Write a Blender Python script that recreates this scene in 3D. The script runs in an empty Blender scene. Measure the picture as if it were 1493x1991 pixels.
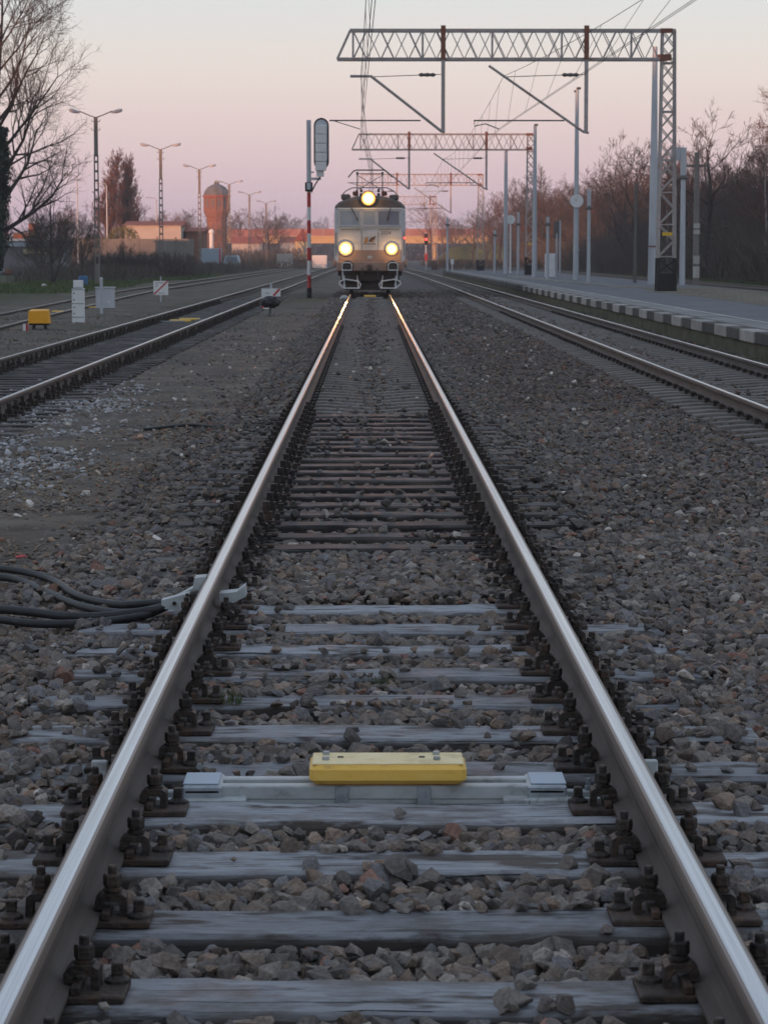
import bpy, bmesh, math, random
import numpy as np
from mathutils import Vector, Matrix, noise

R = math.radians
scene = bpy.context.scene
COL = scene.collection

# ------------------------------------------------------------------ camera
cam_d = bpy.data.cameras.new('camera')
cam = bpy.data.objects.new('camera', cam_d); COL.objects.link(cam)
cam_d.sensor_fit = 'VERTICAL'; cam_d.sensor_height = 36.0
cam_d.lens = 5000 / 1991 * 36.0
cam_d.clip_start = 0.1; cam_d.clip_end = 6000
cam.location = (-0.028, 0.0, 1.477)
cam.rotation_euler = (R(90 - 5.69), 0, R(-0.327))
scene.camera = cam
cam_d.dof.use_dof = True; cam_d.dof.focus_distance = 13.0; cam_d.dof.aperture_fstop = 16.0

# ------------------------------------------------------------------ world, sun, exposure
SUN_EL = 1.7
SUN_H = Vector((-0.55, -0.835, 0)).normalized()      # horizontal direction towards the sun, behind and left
w = bpy.data.worlds.new('World'); scene.world = w; w.use_nodes = True
nt = w.node_tree; nt.nodes.clear()
out = nt.nodes.new('ShaderNodeOutputWorld')
sky = nt.nodes.new('ShaderNodeTexSky'); sky.sky_type = 'NISHITA'; sky.sun_disc = False
sky.sun_elevation = R(SUN_EL); sky.sun_rotation = math.atan2(SUN_H.x, SUN_H.y)
b1 = nt.nodes.new('ShaderNodeBackground'); b1.inputs['Strength'].default_value = 0.03
nt.links.new(sky.outputs[0], b1.inputs['Color'])
tc = nt.nodes.new('ShaderNodeTexCoord'); sp = nt.nodes.new('ShaderNodeSeparateXYZ')
nt.links.new(tc.outputs['Generated'], sp.inputs[0])
mr = nt.nodes.new('ShaderNodeMapRange'); mr.inputs['From Min'].default_value = 0.0; mr.inputs['From Max'].default_value = 0.6
nt.links.new(sp.outputs['Z'], mr.inputs['Value'])
cr = nt.nodes.new('ShaderNodeValToRGB'); nt.links.new(mr.outputs[0], cr.inputs[0])
def lin(r, g, b):
    f = lambda c: (c/255/12.92) if c/255 <= 0.04045 else ((c/255+0.055)/1.055)**2.4
    return (f(r), f(g), f(b), 1)
stops = [(0.0, (198,178,197)), (0.018, (206,184,198)), (0.033, (214,192,200)), (0.052, (220,202,203)),
         (0.072, (223,213,210)), (0.100, (211,216,219)), (0.15, (192,202,212)), (0.24, (172,186,205)), (0.6, (166,178,198))]
el = cr.color_ramp.elements
while len(el) > 1: el.remove(el[-1])
el[0].position = 0; el[0].color = lin(*stops[0][1])
for z, c in stops[1:]:
    e = el.new(min(1, z/0.6)); e.color = lin(*c)
b2 = nt.nodes.new('ShaderNodeBackground'); b2.inputs['Strength'].default_value = 1.0
nt.links.new(cr.outputs[0], b2.inputs['Color'])
ad = nt.nodes.new('ShaderNodeAddShader')
nt.links.new(b1.outputs[0], ad.inputs[0]); nt.links.new(b2.outputs[0], ad.inputs[1])
nt.links.new(ad.outputs[0], out.inputs[0])

sun_d = bpy.data.lights.new('sun', 'SUN'); sun_d.energy = 5.0; sun_d.angle = R(0.6); sun_d.color = (1.0, 0.42, 0.22)
sun = bpy.data.objects.new('sun', sun_d); COL.objects.link(sun)
sdir = -(SUN_H*math.cos(R(SUN_EL)) + Vector((0, 0, math.sin(R(SUN_EL)))))
sun.rotation_euler = sdir.to_track_quat('-Z', 'Y').to_euler()

vs = scene.view_settings
vs.view_transform = 'Standard'; vs.look = 'None'; vs.exposure = 0.1; vs.gamma = 1.0; vs.use_curve_mapping = False
scene.cycles.use_denoising = True
scene.cycles.max_bounces = 5; scene.cycles.diffuse_bounces = 3; scene.cycles.glossy_bounces = 3
scene.cycles.transparent_max_bounces = 8; scene.cycles.volume_bounces = 0
scene.cycles.caustics_reflective = False; scene.cycles.caustics_refractive = False

# ------------------------------------------------------------------ helpers
class MB:
    def __init__(s): s.v = []; s.f = []; s.m = []
    def add(s, vs, fs, m=0):
        n = len(s.v); s.v += [tuple(p) for p in vs]
        for f in fs: s.f.append(tuple(i+n for i in f)); s.m.append(m)
        return s
    def box(s, c, size, m=0, rz=0.0, bev=0.0):
        x, y, z = size[0]/2, size[1]/2, size[2]/2
        cs, sn = math.cos(rz), math.sin(rz)
        if bev <= 0:
            pts = [(-x,-y,-z),(x,-y,-z),(x,y,-z),(-x,y,-z),(-x,-y,z),(x,-y,z),(x,y,z),(-x,y,z)]
            fs = [(0,3,2,1),(4,5,6,7),(0,1,5,4),(1,2,6,5),(2,3,7,6),(3,0,4,7)]
        else:
            b = bev; pts = []
            for zz, k in ((-z, b), (-z+b, 0), (z-b, 0), (z, b)):
                X, Y = x-k, y-k
                pts += [(-X+b,-Y,zz),(X-b,-Y,zz),(X,-Y+b,zz),(X,Y-b,zz),(X-b,Y,zz),(-X+b,Y,zz),(-X,Y-b,zz),(-X,-Y+b,zz)]
            fs = [tuple(range(7,-1,-1)), tuple(range(24,32))]
            for l in range(3):
                for i in range(8):
                    j = (i+1) % 8
                    fs.append((l*8+i, l*8+j, l*8+8+j, l*8+8+i))
        P = [(c[0]+p[0]*cs-p[1]*sn, c[1]+p[0]*sn+p[1]*cs, c[2]+p[2]) for p in pts]
        return s.add(P, fs, m)
    def bar(s, a, b, wx, wy, m=0):
        a, b = Vector(a), Vector(b); d = (b-a).normalized()
        u = d.cross(Vector((0,1,0)));
        if u.length < 1e-3: u = d.cross(Vector((1,0,0)))
        u.normalize(); v = d.cross(u)
        P = []
        for p in (a, b):
            P += [p-u*wx/2-v*wy/2, p+u*wx/2-v*wy/2, p+u*wx/2+v*wy/2, p-u*wx/2+v*wy/2]
        return s.add(P, [(3,2,1,0),(4,5,6,7),(0,1,5,4),(1,2,6,5),(2,3,7,6),(3,0,4,7)], m)
    def path(s, pts, rad, n=6, m=0, closed=False, caps=True):
        pts = [Vector(p) for p in pts]; k = len(pts)
        if not hasattr(rad, '__len__'): rad = [rad]*k
        P = []; u = None
        for i, p in enumerate(pts):
            if closed: t = pts[(i+1) % k]-pts[i-1]
            else: t = pts[min(i+1,k-1)]-pts[max(i-1,0)]
            if t.length < 1e-9: t = Vector((0,0,1))
            t.normalize()
            if u is None:
                u = t.cross(Vector((0,0,1)))
                if u.length < 0.05: u = t.cross(Vector((1,0,0)))
            u = u - t*u.dot(t)
            if u.length < 1e-6: u = t.orthogonal()
            u.normalize(); v = t.cross(u)
            for j in range(n):
                a = 2*math.pi*j/n
                P.append(p + (u*math.cos(a)+v*math.sin(a))*rad[i])
        F = []
        rng = k if closed else k-1
        for i in range(rng):
            i2 = (i+1) % k
            for j in range(n):
                j2 = (j+1) % n
                F.append((i*n+j, i*n+j2, i2*n+j2, i2*n+j))
        if caps and not closed:
            F.append(tuple(range(n-1,-1,-1))); F.append(tuple(range((k-1)*n, k*n)))
        return s.add(P, F, m)
    def tube(s, a, b, r0, r1=None, n=8, m=0):
        return s.path([a, b], [r0, r0 if r1 is None else r1], n, m)
    def lathe(s, prof, c=(0,0,0), n=16, m=0, axis='z'):
        P = []
        for r, h in prof:
            for j in range(n):
                a = 2*math.pi*j/n; x, y = r*math.cos(a), r*math.sin(a)
                if axis == 'z': q = (x, y, h)
                elif axis == 'y': q = (x, h, -y)
                else: q = (h, x, y)
                P.append((c[0]+q[0], c[1]+q[1], c[2]+q[2]))
        F = []
        for i in range(len(prof)-1):
            for j in range(n):
                j2 = (j+1) % n
                F.append((i*n+j, i*n+j2, i*n+n+j2, i*n+n+j))
        F.append(tuple(range(n-1,-1,-1))); F.append(tuple(range((len(prof)-1)*n, len(prof)*n)))
        return s.add(P, F, m)
    def extr(s, prof, a, b, axis='y', m=0, closed=True):
        n = len(prof); P = []
        for t in (a, b):
            for (p, q) in prof:
                P.append((p, t, q) if axis == 'y' else ((t, p, q) if axis == 'x' else (p, q, t)))
        F = [(i, (i+1) % n, n+(i+1) % n, n+i) for i in range(n if closed else n-1)]
        if closed: F += [tuple(range(n-1,-1,-1)), tuple(range(n, 2*n))]
        return s.add(P, F, m)
    def mesh(s, name, mats, smooth=False):
        me = bpy.data.meshes.new(name)
        me.from_pydata([tuple(p) for p in s.v], [], s.f)
        for mm in (mats if isinstance(mats, (list, tuple)) else [mats]): me.materials.append(mm)
        me.polygons.foreach_set('material_index', s.m)
        if smooth: me.polygons.foreach_set('use_smooth', [True]*len(me.polygons))
        me.update()
        bm = bmesh.new(); bm.from_mesh(me); bmesh.ops.recalc_face_normals(bm, faces=bm.faces); bm.to_mesh(me); bm.free()
        return me
    def build(s, name, mats, parent=None, smooth=False, loc=(0,0,0)):
        return link(name, s.mesh(name, mats, smooth), parent, loc)

def link(name, me, parent=None, loc=(0,0,0), rz=0.0):
    o = bpy.data.objects.new(name, me); COL.objects.link(o)
    o.parent = parent; o.location = loc
    if rz: o.rotation_euler = (0,0,rz)
    return o
def tag(o, label=None, cat=None, group=None, kind=None):
    if label: o['label'] = label
    if cat: o['category'] = cat
    if group: o['group'] = group
    if kind: o['kind'] = kind
    return o
def empty(name, loc, label, cat, group=None, rz=0.0):
    o = bpy.data.objects.new(name, None); COL.objects.link(o); o.location = loc; o.empty_display_size = 0.2
    if rz: o.rotation_euler = (0,0,rz)
    return tag(o, label, cat, group)
KIDS = {}
def copy_tree(o, parent=None):
    c = o.copy(); COL.objects.link(c); c.parent = parent
    for ch in list(o.children): copy_tree(ch, c)
    return c
def frac(v): return v-math.floor(v)

# ------------------------------------------------------------------ materials
def mat(name, cols, scale=(4,4,4), rough=0.8, metal=0.0, bump=0.0, bscale=None, detail=6, rnd=0.0, spec=0.4, pos=None, coord='Object', bdist=0.02):
    m = bpy.data.materials.new(name); m.use_nodes = True
    N = m.node_tree; L = N.links; p = N.nodes['Principled BSDF']
    p.inputs['Roughness'].default_value = rough; p.inputs['Metallic'].default_value = metal
    p.inputs['Specular IOR Level'].default_value = spec
    if not isinstance(cols, list): cols = [cols, tuple(c*0.8 for c in cols)]
    t = N.nodes.new('ShaderNodeTexCoord'); mp = N.nodes.new('ShaderNodeMapping')
    mp.inputs['Scale'].default_value = scale; L.new(t.outputs[coord], mp.inputs[0])
    oi = N.nodes.new('ShaderNodeObjectInfo')
    va = N.nodes.new('ShaderNodeVectorMath'); va.operation = 'ADD'
    sc = N.nodes.new('ShaderNodeMath'); sc.operation = 'MULTIPLY'; sc.inputs[1].default_value = 97.0
    L.new(oi.outputs['Random'], sc.inputs[0]); L.new(mp.outputs[0], va.inputs[0]); L.new(sc.outputs[0], va.inputs[1])
    nz = N.nodes.new('ShaderNodeTexNoise'); nz.inputs['Scale'].default_value = 1.0; nz.inputs['Detail'].default_value = detail
    nz.inputs['Roughness'].default_value = 0.62
    L.new(va.outputs[0], nz.inputs['Vector'])
    r = N.nodes.new('ShaderNodeValToRGB'); e = r.color_ramp.elements
    n = len(cols)
    if pos is None: pos = [0.5] if n == 1 else [0.3+0.4*i/(n-1) for i in range(n)]
    while len(e) > 1: e.remove(e[-1])
    e[0].position = pos[0]; e[0].color = (*cols[0], 1)
    for i in range(1, n):
        k = e.new(pos[i]); k.color = (*cols[i], 1)
    L.new(nz.outputs['Fac'], r.inputs[0])
    colout = r.outputs[0]
    if rnd > 0:
        hs = N.nodes.new('ShaderNodeHueSaturation')
        mm = N.nodes.new('ShaderNodeMapRange'); mm.inputs['To Min'].default_value = 1-rnd; mm.inputs['To Max'].default_value = 1+rnd
        L.new(oi.outputs['Random'], mm.inputs[0]); L.new(mm.outputs[0], hs.inputs['Value'])
        L.new(colout, hs.inputs['Color']); colout = hs.outputs[0]
    L.new(colout, p.inputs['Base Color'])
    if bump > 0:
        n2 = N.nodes.new('ShaderNodeTexNoise'); n2.inputs['Detail'].default_value = 5; n2.inputs['Scale'].default_value = 1.0
        mp2 = N.nodes.new('ShaderNodeMapping'); mp2.inputs['Scale'].default_value = bscale or scale
        L.new(t.outputs[coord], mp2.inputs[0])
        va2 = N.nodes.new('ShaderNodeVectorMath'); va2.operation = 'ADD'
        L.new(mp2.outputs[0], va2.inputs[0]); L.new(sc.outputs[0], va2.inputs[1]); L.new(va2.outputs[0], n2.inputs['Vector'])
        bp = N.nodes.new('ShaderNodeBump'); bp.inputs['Strength'].default_value = bump; bp.inputs['Distance'].default_value = bdist
        L.new(n2.outputs['Fac'], bp.inputs['Height']); L.new(bp.outputs[0], p.inputs['Normal'])
    return m
def emit(name, col, strength, rough=0.2):
    m = bpy.data.materials.new(name); m.use_nodes = True; p = m.node_tree.nodes['Principled BSDF']
    p.inputs['Base Color'].default_value = (*[min(1, c) for c in col], 1); p.inputs['Roughness'].default_value = rough
    p.inputs['Emission Color'].default_value = (*col, 1); p.inputs['Emission Strength'].default_value = strength
    return m

def wood_mat(name, pale, mid, dark, crackcol, pale_amt):
    """weathered oak sleeper: silvery grey top, creosote-dark flanks, cracks along the grain"""
    m = bpy.data.materials.new(name); m.use_nodes = True; N = m.node_tree; L = N.links; p = N.nodes['Principled BSDF']
    t = N.nodes.new('ShaderNodeTexCoord'); oi = N.nodes.new('ShaderNodeObjectInfo')
    sc = N.nodes.new('ShaderNodeMath'); sc.operation = 'MULTIPLY'; sc.inputs[1].default_value = 53.0
    L.new(oi.outputs['Random'], sc.inputs[0])
    def nz(scale, detail=6, rough=0.6):
        mp = N.nodes.new('ShaderNodeMapping'); mp.inputs['Scale'].default_value = scale
        L.new(t.outputs['Object'], mp.inputs[0])
        va = N.nodes.new('ShaderNodeVectorMath'); va.operation = 'ADD'
        L.new(mp.outputs[0], va.inputs[0]); L.new(sc.outputs[0], va.inputs[1])
        n = N.nodes.new('ShaderNodeTexNoise'); n.inputs['Scale'].default_value = 1; n.inputs['Detail'].default_value = detail
        n.inputs['Roughness'].default_value = rough
        L.new(va.outputs[0], n.inputs['Vector']); return n.outputs['Fac']
    def ramp(fac, ps):
        r = N.nodes.new('ShaderNodeValToRGB'); e = r.color_ramp.elements
        while len(e) > 1: e.remove(e[-1])
        e[0].position = ps[0][0]; e[0].color = (*ps[0][1], 1)
        for q, c in ps[1:]:
            k = e.new(q); k.color = (*c, 1)
        L.new(fac, r.inputs[0]); return r.outputs[0]
    def mix(f, a, b):
        x = N.nodes.new('ShaderNodeMix'); x.data_type = 'RGBA'
        L.new(f, x.inputs[0]); L.new(a, x.inputs[6]); L.new(b, x.inputs[7]); return x.outputs[2]
    grain = nz((7.0, 95, 60), 10, 0.75); patch = nz((3.0, 9, 9), 5); crack = nz((1.3, 62, 30), 10, 0.72); stain = nz((3.2, 6, 6), 6, 0.65)
    weather = ramp(grain, [(0.28, mid), (0.48, tuple((a+b)/2 for a,b in zip(mid,pale))), (0.66, pale)])
    tar = ramp(grain, [(0.3, dark), (0.7, tuple(c*1.7 for c in dark))])
    # silvering sits on the weather side of the timber: local z above the arris
    sx = N.nodes.new('ShaderNodeSeparateXYZ'); L.new(t.outputs['Object'], sx.inputs[0])
    zz = N.nodes.new('ShaderNodeMapRange'); zz.inputs[1].default_value = -0.03; zz.inputs[2].default_value = -0.006
    L.new(sx.outputs['Z'], zz.inputs[0])
    pm = N.nodes.new('ShaderNodeMapRange'); pm.inputs[1].default_value = 0.60-pale_amt*0.3; pm.inputs[2].default_value = 0.70-pale_amt*0.3
    L.new(patch, pm.inputs[0])
    ml = N.nodes.new('ShaderNodeMath'); ml.operation = 'MULTIPLY'; L.new(zz.outputs[0], ml.inputs[0]); L.new(pm.outputs[0], ml.inputs[1])
    c1 = mix(ml.outputs[0], tar, weather)
    cm = N.nodes.new('ShaderNodeMapRange'); cm.inputs[1].default_value = 0.405; cm.inputs[2].default_value = 0.385
    L.new(crack, cm.inputs[0])
    kc = N.nodes.new('ShaderNodeRGB'); kc.outputs[0].default_value = (*crackcol, 1)
    c2 = mix(cm.outputs[0], c1, kc.outputs[0])
    dm = N.nodes.new('ShaderNodeMapRange'); dm.inputs[1].default_value = 0.50; dm.inputs[2].default_value = 0.66; dm.inputs[4].default_value = 0.8
    L.new(stain, dm.inputs[0])
    dc = N.nodes.new('ShaderNodeRGB'); dc.outputs[0].default_value = (0.12, 0.10, 0.085, 1)
    c3 = mix(dm.outputs[0], c2, dc.outputs[0])
    hs = N.nodes.new('ShaderNodeHueSaturation'); rv = N.nodes.new('ShaderNodeMapRange'); rv.inputs[3].default_value = 0.75; rv.inputs[4].default_value = 1.35
    L.new(oi.outputs['Random'], rv.inputs[0]); L.new(rv.outputs[0], hs.inputs['Value']); L.new(c3, hs.inputs['Color'])
    L.new(hs.outputs[0], p.inputs['Base Color']); p.inputs['Roughness'].default_value = 0.62; p.inputs['Specular IOR Level'].default_value = 0.35
    sb = N.nodes.new('ShaderNodeMath'); sb.operation = 'SUBTRACT'; L.new(grain, sb.inputs[0]); L.new(cm.outputs[0], sb.inputs[1])
    bp = N.nodes.new('ShaderNodeBump'); bp.inputs['Strength'].default_value = 1.0; bp.inputs['Distance'].default_value = 0.009
    L.new(sb.outputs[0], bp.inputs['Height']); L.new(bp.outputs[0], p.inputs['Normal'])
    return m

M = {}
M['rail_top'] = mat('polished_rail', [(0.40,0.41,0.43),(0.60,0.61,0.63),(0.76,0.77,0.79)], (75,0.35,75), rough=0.24, metal=1.0, bump=0.12, bscale=(160,1.5,160), bdist=0.002)
M['rail_mid'] = mat('half_polished_rail', [(0.16,0.13,0.11),(0.27,0.235,0.21)], (75,0.35,75), rough=0.42, metal=0.7)
M['rail_edge'] = mat('worn_rail_edge', [(0.085,0.064,0.05),(0.15,0.118,0.095)], (60,0.8,60), rough=0.7, metal=0.0, spec=0.2)
M['rail_side'] = mat('rusty_rail_side', [(0.060,0.046,0.038),(0.095,0.078,0.066),(0.125,0.105,0.092)], (9,1.4,16), rough=0.75, bump=0.25, bscale=(60,30,60), bdist=0.004)
M['iron'] = mat('greasy_iron', [(0.018,0.015,0.014),(0.045,0.035,0.028),(0.10,0.055,0.035)], (18,18,18), rough=0.6, bump=0.4, bscale=(70,70,70), rnd=0.25, pos=[0.35,0.55,0.75])
M['plate'] = mat('rusty_plate', [(0.028,0.022,0.019),(0.060,0.042,0.032),(0.105,0.062,0.04)], (14,14,14), rough=0.7, bump=0.5, bscale=(60,60,60), rnd=0.25)
M['wood'] = wood_mat('weathered_sleeper', (0.40,0.425,0.46), (0.17,0.172,0.178), (0.052,0.044,0.038), (0.03,0.027,0.025), 0.75)  # pale tone mixes the sky's blue into the weathered grey
M['wood_dark'] = wood_mat('tarred_sleeper', (0.14,0.135,0.135), (0.065,0.06,0.058), (0.028,0.024,0.022), (0.02,0.017,0.016), 0.40)
M['concrete'] = mat('sleeper_concrete', [(0.12,0.11,0.10),(0.20,0.185,0.17)], (6,6,6), rough=0.85, bump=0.2, bscale=(40,40,40), rnd=0.12)
M['bed'] = None
M['white_paint'] = mat('grey_white_paint', [(0.20,0.20,0.19),(0.40,0.43,0.43),(0.52,0.56,0.56)], (9,9,14), rough=0.5, bump=0.08, pos=[0.3,0.45,0.7])
M['zinc'] = mat('zinc_sheet', [(0.22,0.24,0.25),(0.36,0.40,0.43),(0.46,0.50,0.53)], (12,12,12), rough=0.42, metal=0.35, bump=0.05)
M['yellow'] = mat('yellow_plastic', [(0.45,0.29,0.09),(0.86,0.53,0.10),(0.92,0.60,0.15)], (9,9,22), rough=0.5, bump=0.08, pos=[0.28,0.42,0.7])
M['orange_yellow'] = mat('orange_yellow_cover', [(0.80,0.36,0.012),(0.88,0.42,0.02)], (3,3,3), rough=0.5)
M['yellow_pale'] = mat('faded_yellow_plastic', [(0.45,0.37,0.21),(0.78,0.65,0.34),(0.88,0.76,0.46)], (10,10,10), rough=0.55, bump=0.08, pos=[0.28,0.45,0.7])
M['rubber'] = mat('black_rubber', [(0.016,0.017,0.019),(0.035,0.036,0.038)], (20,4,20), rough=0.5)
M['steel_paint'] = mat('grey_steel_paint', [(0.30,0.275,0.265),(0.42,0.39,0.375),(0.32,0.17,0.13)], (1.1,1.1,3), rough=0.65, pos=[0.3,0.58,0.72], rnd=0.1)
M['rust_paint'] = mat('red_rust_paint', [(0.18,0.07,0.045),(0.26,0.11,0.07)], (3,3,3), rough=0.7)
M['pole_grey'] = mat('galvanised_pole', [(0.40,0.44,0.48),(0.52,0.56,0.60)], (3,3,0.7), rough=0.5, metal=0.2)
M['pole_dark'] = mat('weathered_pole', [(0.10,0.095,0.09),(0.16,0.15,0.14)], (3,3,0.7), rough=0.8)
M['conc_pole'] = mat('concrete_pole', [(0.17,0.155,0.14),(0.25,0.23,0.21)], (4,4,0.8), rough=0.85)
M['black'] = mat('black_paint', [(0.010,0.010,0.011),(0.022,0.022,0.024)], (3,3,3), rough=0.55)
M['red'] = mat('red_paint', [(0.42,0.035,0.04),(0.52,0.06,0.06)], (4,4,4), rough=0.5)
M['white'] = mat('white_paint', [(0.66,0.68,0.68),(0.78,0.79,0.79)], (4,4,4), rough=0.5)
M['ink'] = mat('dark_print', [(0.07,0.07,0.08),(0.10,0.10,0.11)], (4,4,4), rough=0.7)
M['glass'] = mat('dark_glass', [(0.19,0.21,0.27),(0.25,0.27,0.33)], (1,1,1), rough=0.12, spec=0.8)
M['glass_blue'] = mat('pale_blind_glass', [(0.28,0.34,0.40),(0.36,0.41,0.46)], (1,1,1), rough=0.15, spec=0.8)
M['asphalt'] = mat('platform_asphalt', [(0.085,0.088,0.098),(0.14,0.145,0.158)], (0.8,0.25,1), rough=0.8, bump=0.2, bscale=(25,25,25))
M['slab'] = mat('edge_slab_concrete', [(0.17,0.165,0.16),(0.25,0.245,0.24)], (2,2,2), rough=0.85, bump=0.2, bscale=(20,20,20), rnd=0.12)
M['block_light'] = mat('pale_edge_block', [(0.26,0.245,0.225),(0.40,0.385,0.36)], (3,3,3), rough=0.85, bump=0.3, bscale=(20,20,20), rnd=0.2)
M['block_dark'] = mat('dark_edge_block', [(0.05,0.048,0.043),(0.09,0.085,0.075)], (3,3,3), rough=0.9, bump=0.3, bscale=(20,20,20), rnd=0.2)
M['mossy'] = mat('mossy_wall', [(0.06,0.06,0.035),(0.12,0.115,0.07),(0.16,0.15,0.12)], (1.2,1.2,3), rough=0.9, bump=0.3, bscale=(12,12,12))
M['line'] = mat('worn_line_paint', [(0.34,0.33,0.30),(0.52,0.51,0.47)], (6,1.5,1), rough=0.8)
M['twig'] = mat('twig_bark', [(0.055,0.042,0.036),(0.10,0.078,0.066)], (1,1,1), rough=0.9, rnd=0.2)
M['bark'] = mat('trunk_bark', [(0.04,0.034,0.03),(0.09,0.078,0.068)], (3,3,1), rough=0.95, bump=0.5, bscale=(14,14,3), rnd=0.15)
M['birch'] = mat('birch_bark', [(0.30,0.28,0.26),(0.42,0.40,0.37),(0.08,0.07,0.065)], (2,2,5), rough=0.85, pos=[0.3,0.6,0.68])
M['red_twig'] = mat('reddish_twig', [(0.13,0.062,0.045),(0.19,0.092,0.066)], (1,1,1), rough=0.9, rnd=0.15)
M['wood_stem'] = mat('wood_stem', [(0.075,0.058,0.048),(0.12,0.09,0.074)], (0.2,0.2,0.2), rough=0.95)
M['shrub'] = mat('dry_shrub_stem', [(0.07,0.058,0.048),(0.13,0.11,0.092)], (0.6,0.6,0.6), rough=0.95)
M['ivy'] = mat('ivy_leaf', [(0.012,0.020,0.009),(0.028,0.044,0.018)], (2,2,2), rough=0.5)
M['yellow_leaf'] = mat('spring_yellow_leaf', [(0.16,0.13,0.03),(0.24,0.19,0.05)], (1,1,1), rough=0.9)
M['grass'] = mat('grass_blade', [(0.045,0.075,0.022),(0.085,0.12,0.04),(0.13,0.125,0.06)], (0.5,0.5,0.5), rough=0.8)
M['plaster_pink'] = mat('sunlit_plaster', [(0.42,0.38,0.34),(0.52,0.48,0.43)], (0.3,0.3,0.5), rough=0.9, bump=0.1)
M['plaster_grey'] = mat('grey_plaster', [(0.13,0.13,0.135),(0.19,0.19,0.195)], (0.4,0.4,0.6), rough=0.9, bump=0.1)
M['plaster_yellow'] = mat('yellow_plaster', [(0.46,0.38,0.22),(0.54,0.46,0.28)], (0.5,0.5,0.5), rough=0.9)
M['brick'] = mat('red_brickwork', [(0.20,0.085,0.055),(0.30,0.14,0.09)], (1.2,1.2,3), rough=0.9, bump=0.2)
M['roof_red'] = mat('red_roof_tile', [(0.26,0.07,0.045),(0.36,0.11,0.07)], (1.5,1.5,1.5), rough=0.85)
M['roof_grey'] = mat('grey_roof_felt', [(0.11,0.11,0.115),(0.17,0.17,0.175)], (0.8,0.8,0.8), rough=0.85)
M['bridge'] = mat('sun_tinted_concrete', [(0.50,0.34,0.14),(0.60,0.42,0.19)], (0.2,0.2,0.6), rough=0.85)  # orange of the low sun put into the concrete colour
M['barrier'] = mat('red_barrier_panel', [(0.30,0.12,0.09),(0.40,0.17,0.13)], (0.2,0.2,0.2), rough=0.7)
M['blue'] = mat('blue_sheet', [(0.05,0.15,0.32),(0.08,0.20,0.40)], (1,1,1), rough=0.5)
M['blue_pale'] = mat('pale_blue_sheet', [(0.30,0.38,0.46),(0.40,0.48,0.55)], (1,1,1), rough=0.5)
M['loco_grey'] = mat('loco_pale_grey', [(0.44,0.455,0.47),(0.55,0.565,0.58),(0.60,0.61,0.62)], (1.4,1.4,5), rough=0.4, bump=0.03)
M['loco_red'] = mat('loco_red_brown', [(0.27,0.19,0.155),(0.36,0.26,0.215)], (2,2,2), rough=0.6)
M['loco_roof'] = mat('loco_roof_dirt', [(0.10,0.085,0.075),(0.16,0.14,0.125)], (2,1,2), rough=0.8)
M['loco_under'] = mat('loco_underframe', [(0.045,0.037,0.032),(0.08,0.066,0.057)], (3,3,3), rough=0.8)
M['orange'] = mat('orange_emblem', [(0.45,0.20,0.04),(0.52,0.26,0.06)], (4,4,4), rough=0.5)
M['brown_mark'] = mat('brown_emblem', [(0.12,0.06,0.03),(0.17,0.09,0.05)], (4,4,4), rough=0.5)
M['yellow_sign'] = mat('amber_plate', [(0.62,0.38,0.03),(0.72,0.46,0.05)], (4,4,4), rough=0.5)
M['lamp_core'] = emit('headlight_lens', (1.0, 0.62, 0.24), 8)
M['halo_ring'] = emit('headlight_halo_ring', (1.0, 0.60, 0.15), 1.25)  # this and the next two: glowing rings imitating bloom round the lens
M['halo_inner'] = emit('headlight_halo_inner', (1.0, 0.76, 0.36), 2.2)
M['halo_outer'] = emit('headlight_halo_outer', (1.0, 0.50, 0.12), 0.55)
M['red_lamp'] = emit('red_lamp_lens', (1.0, 0.06, 0.05), 4)

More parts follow.
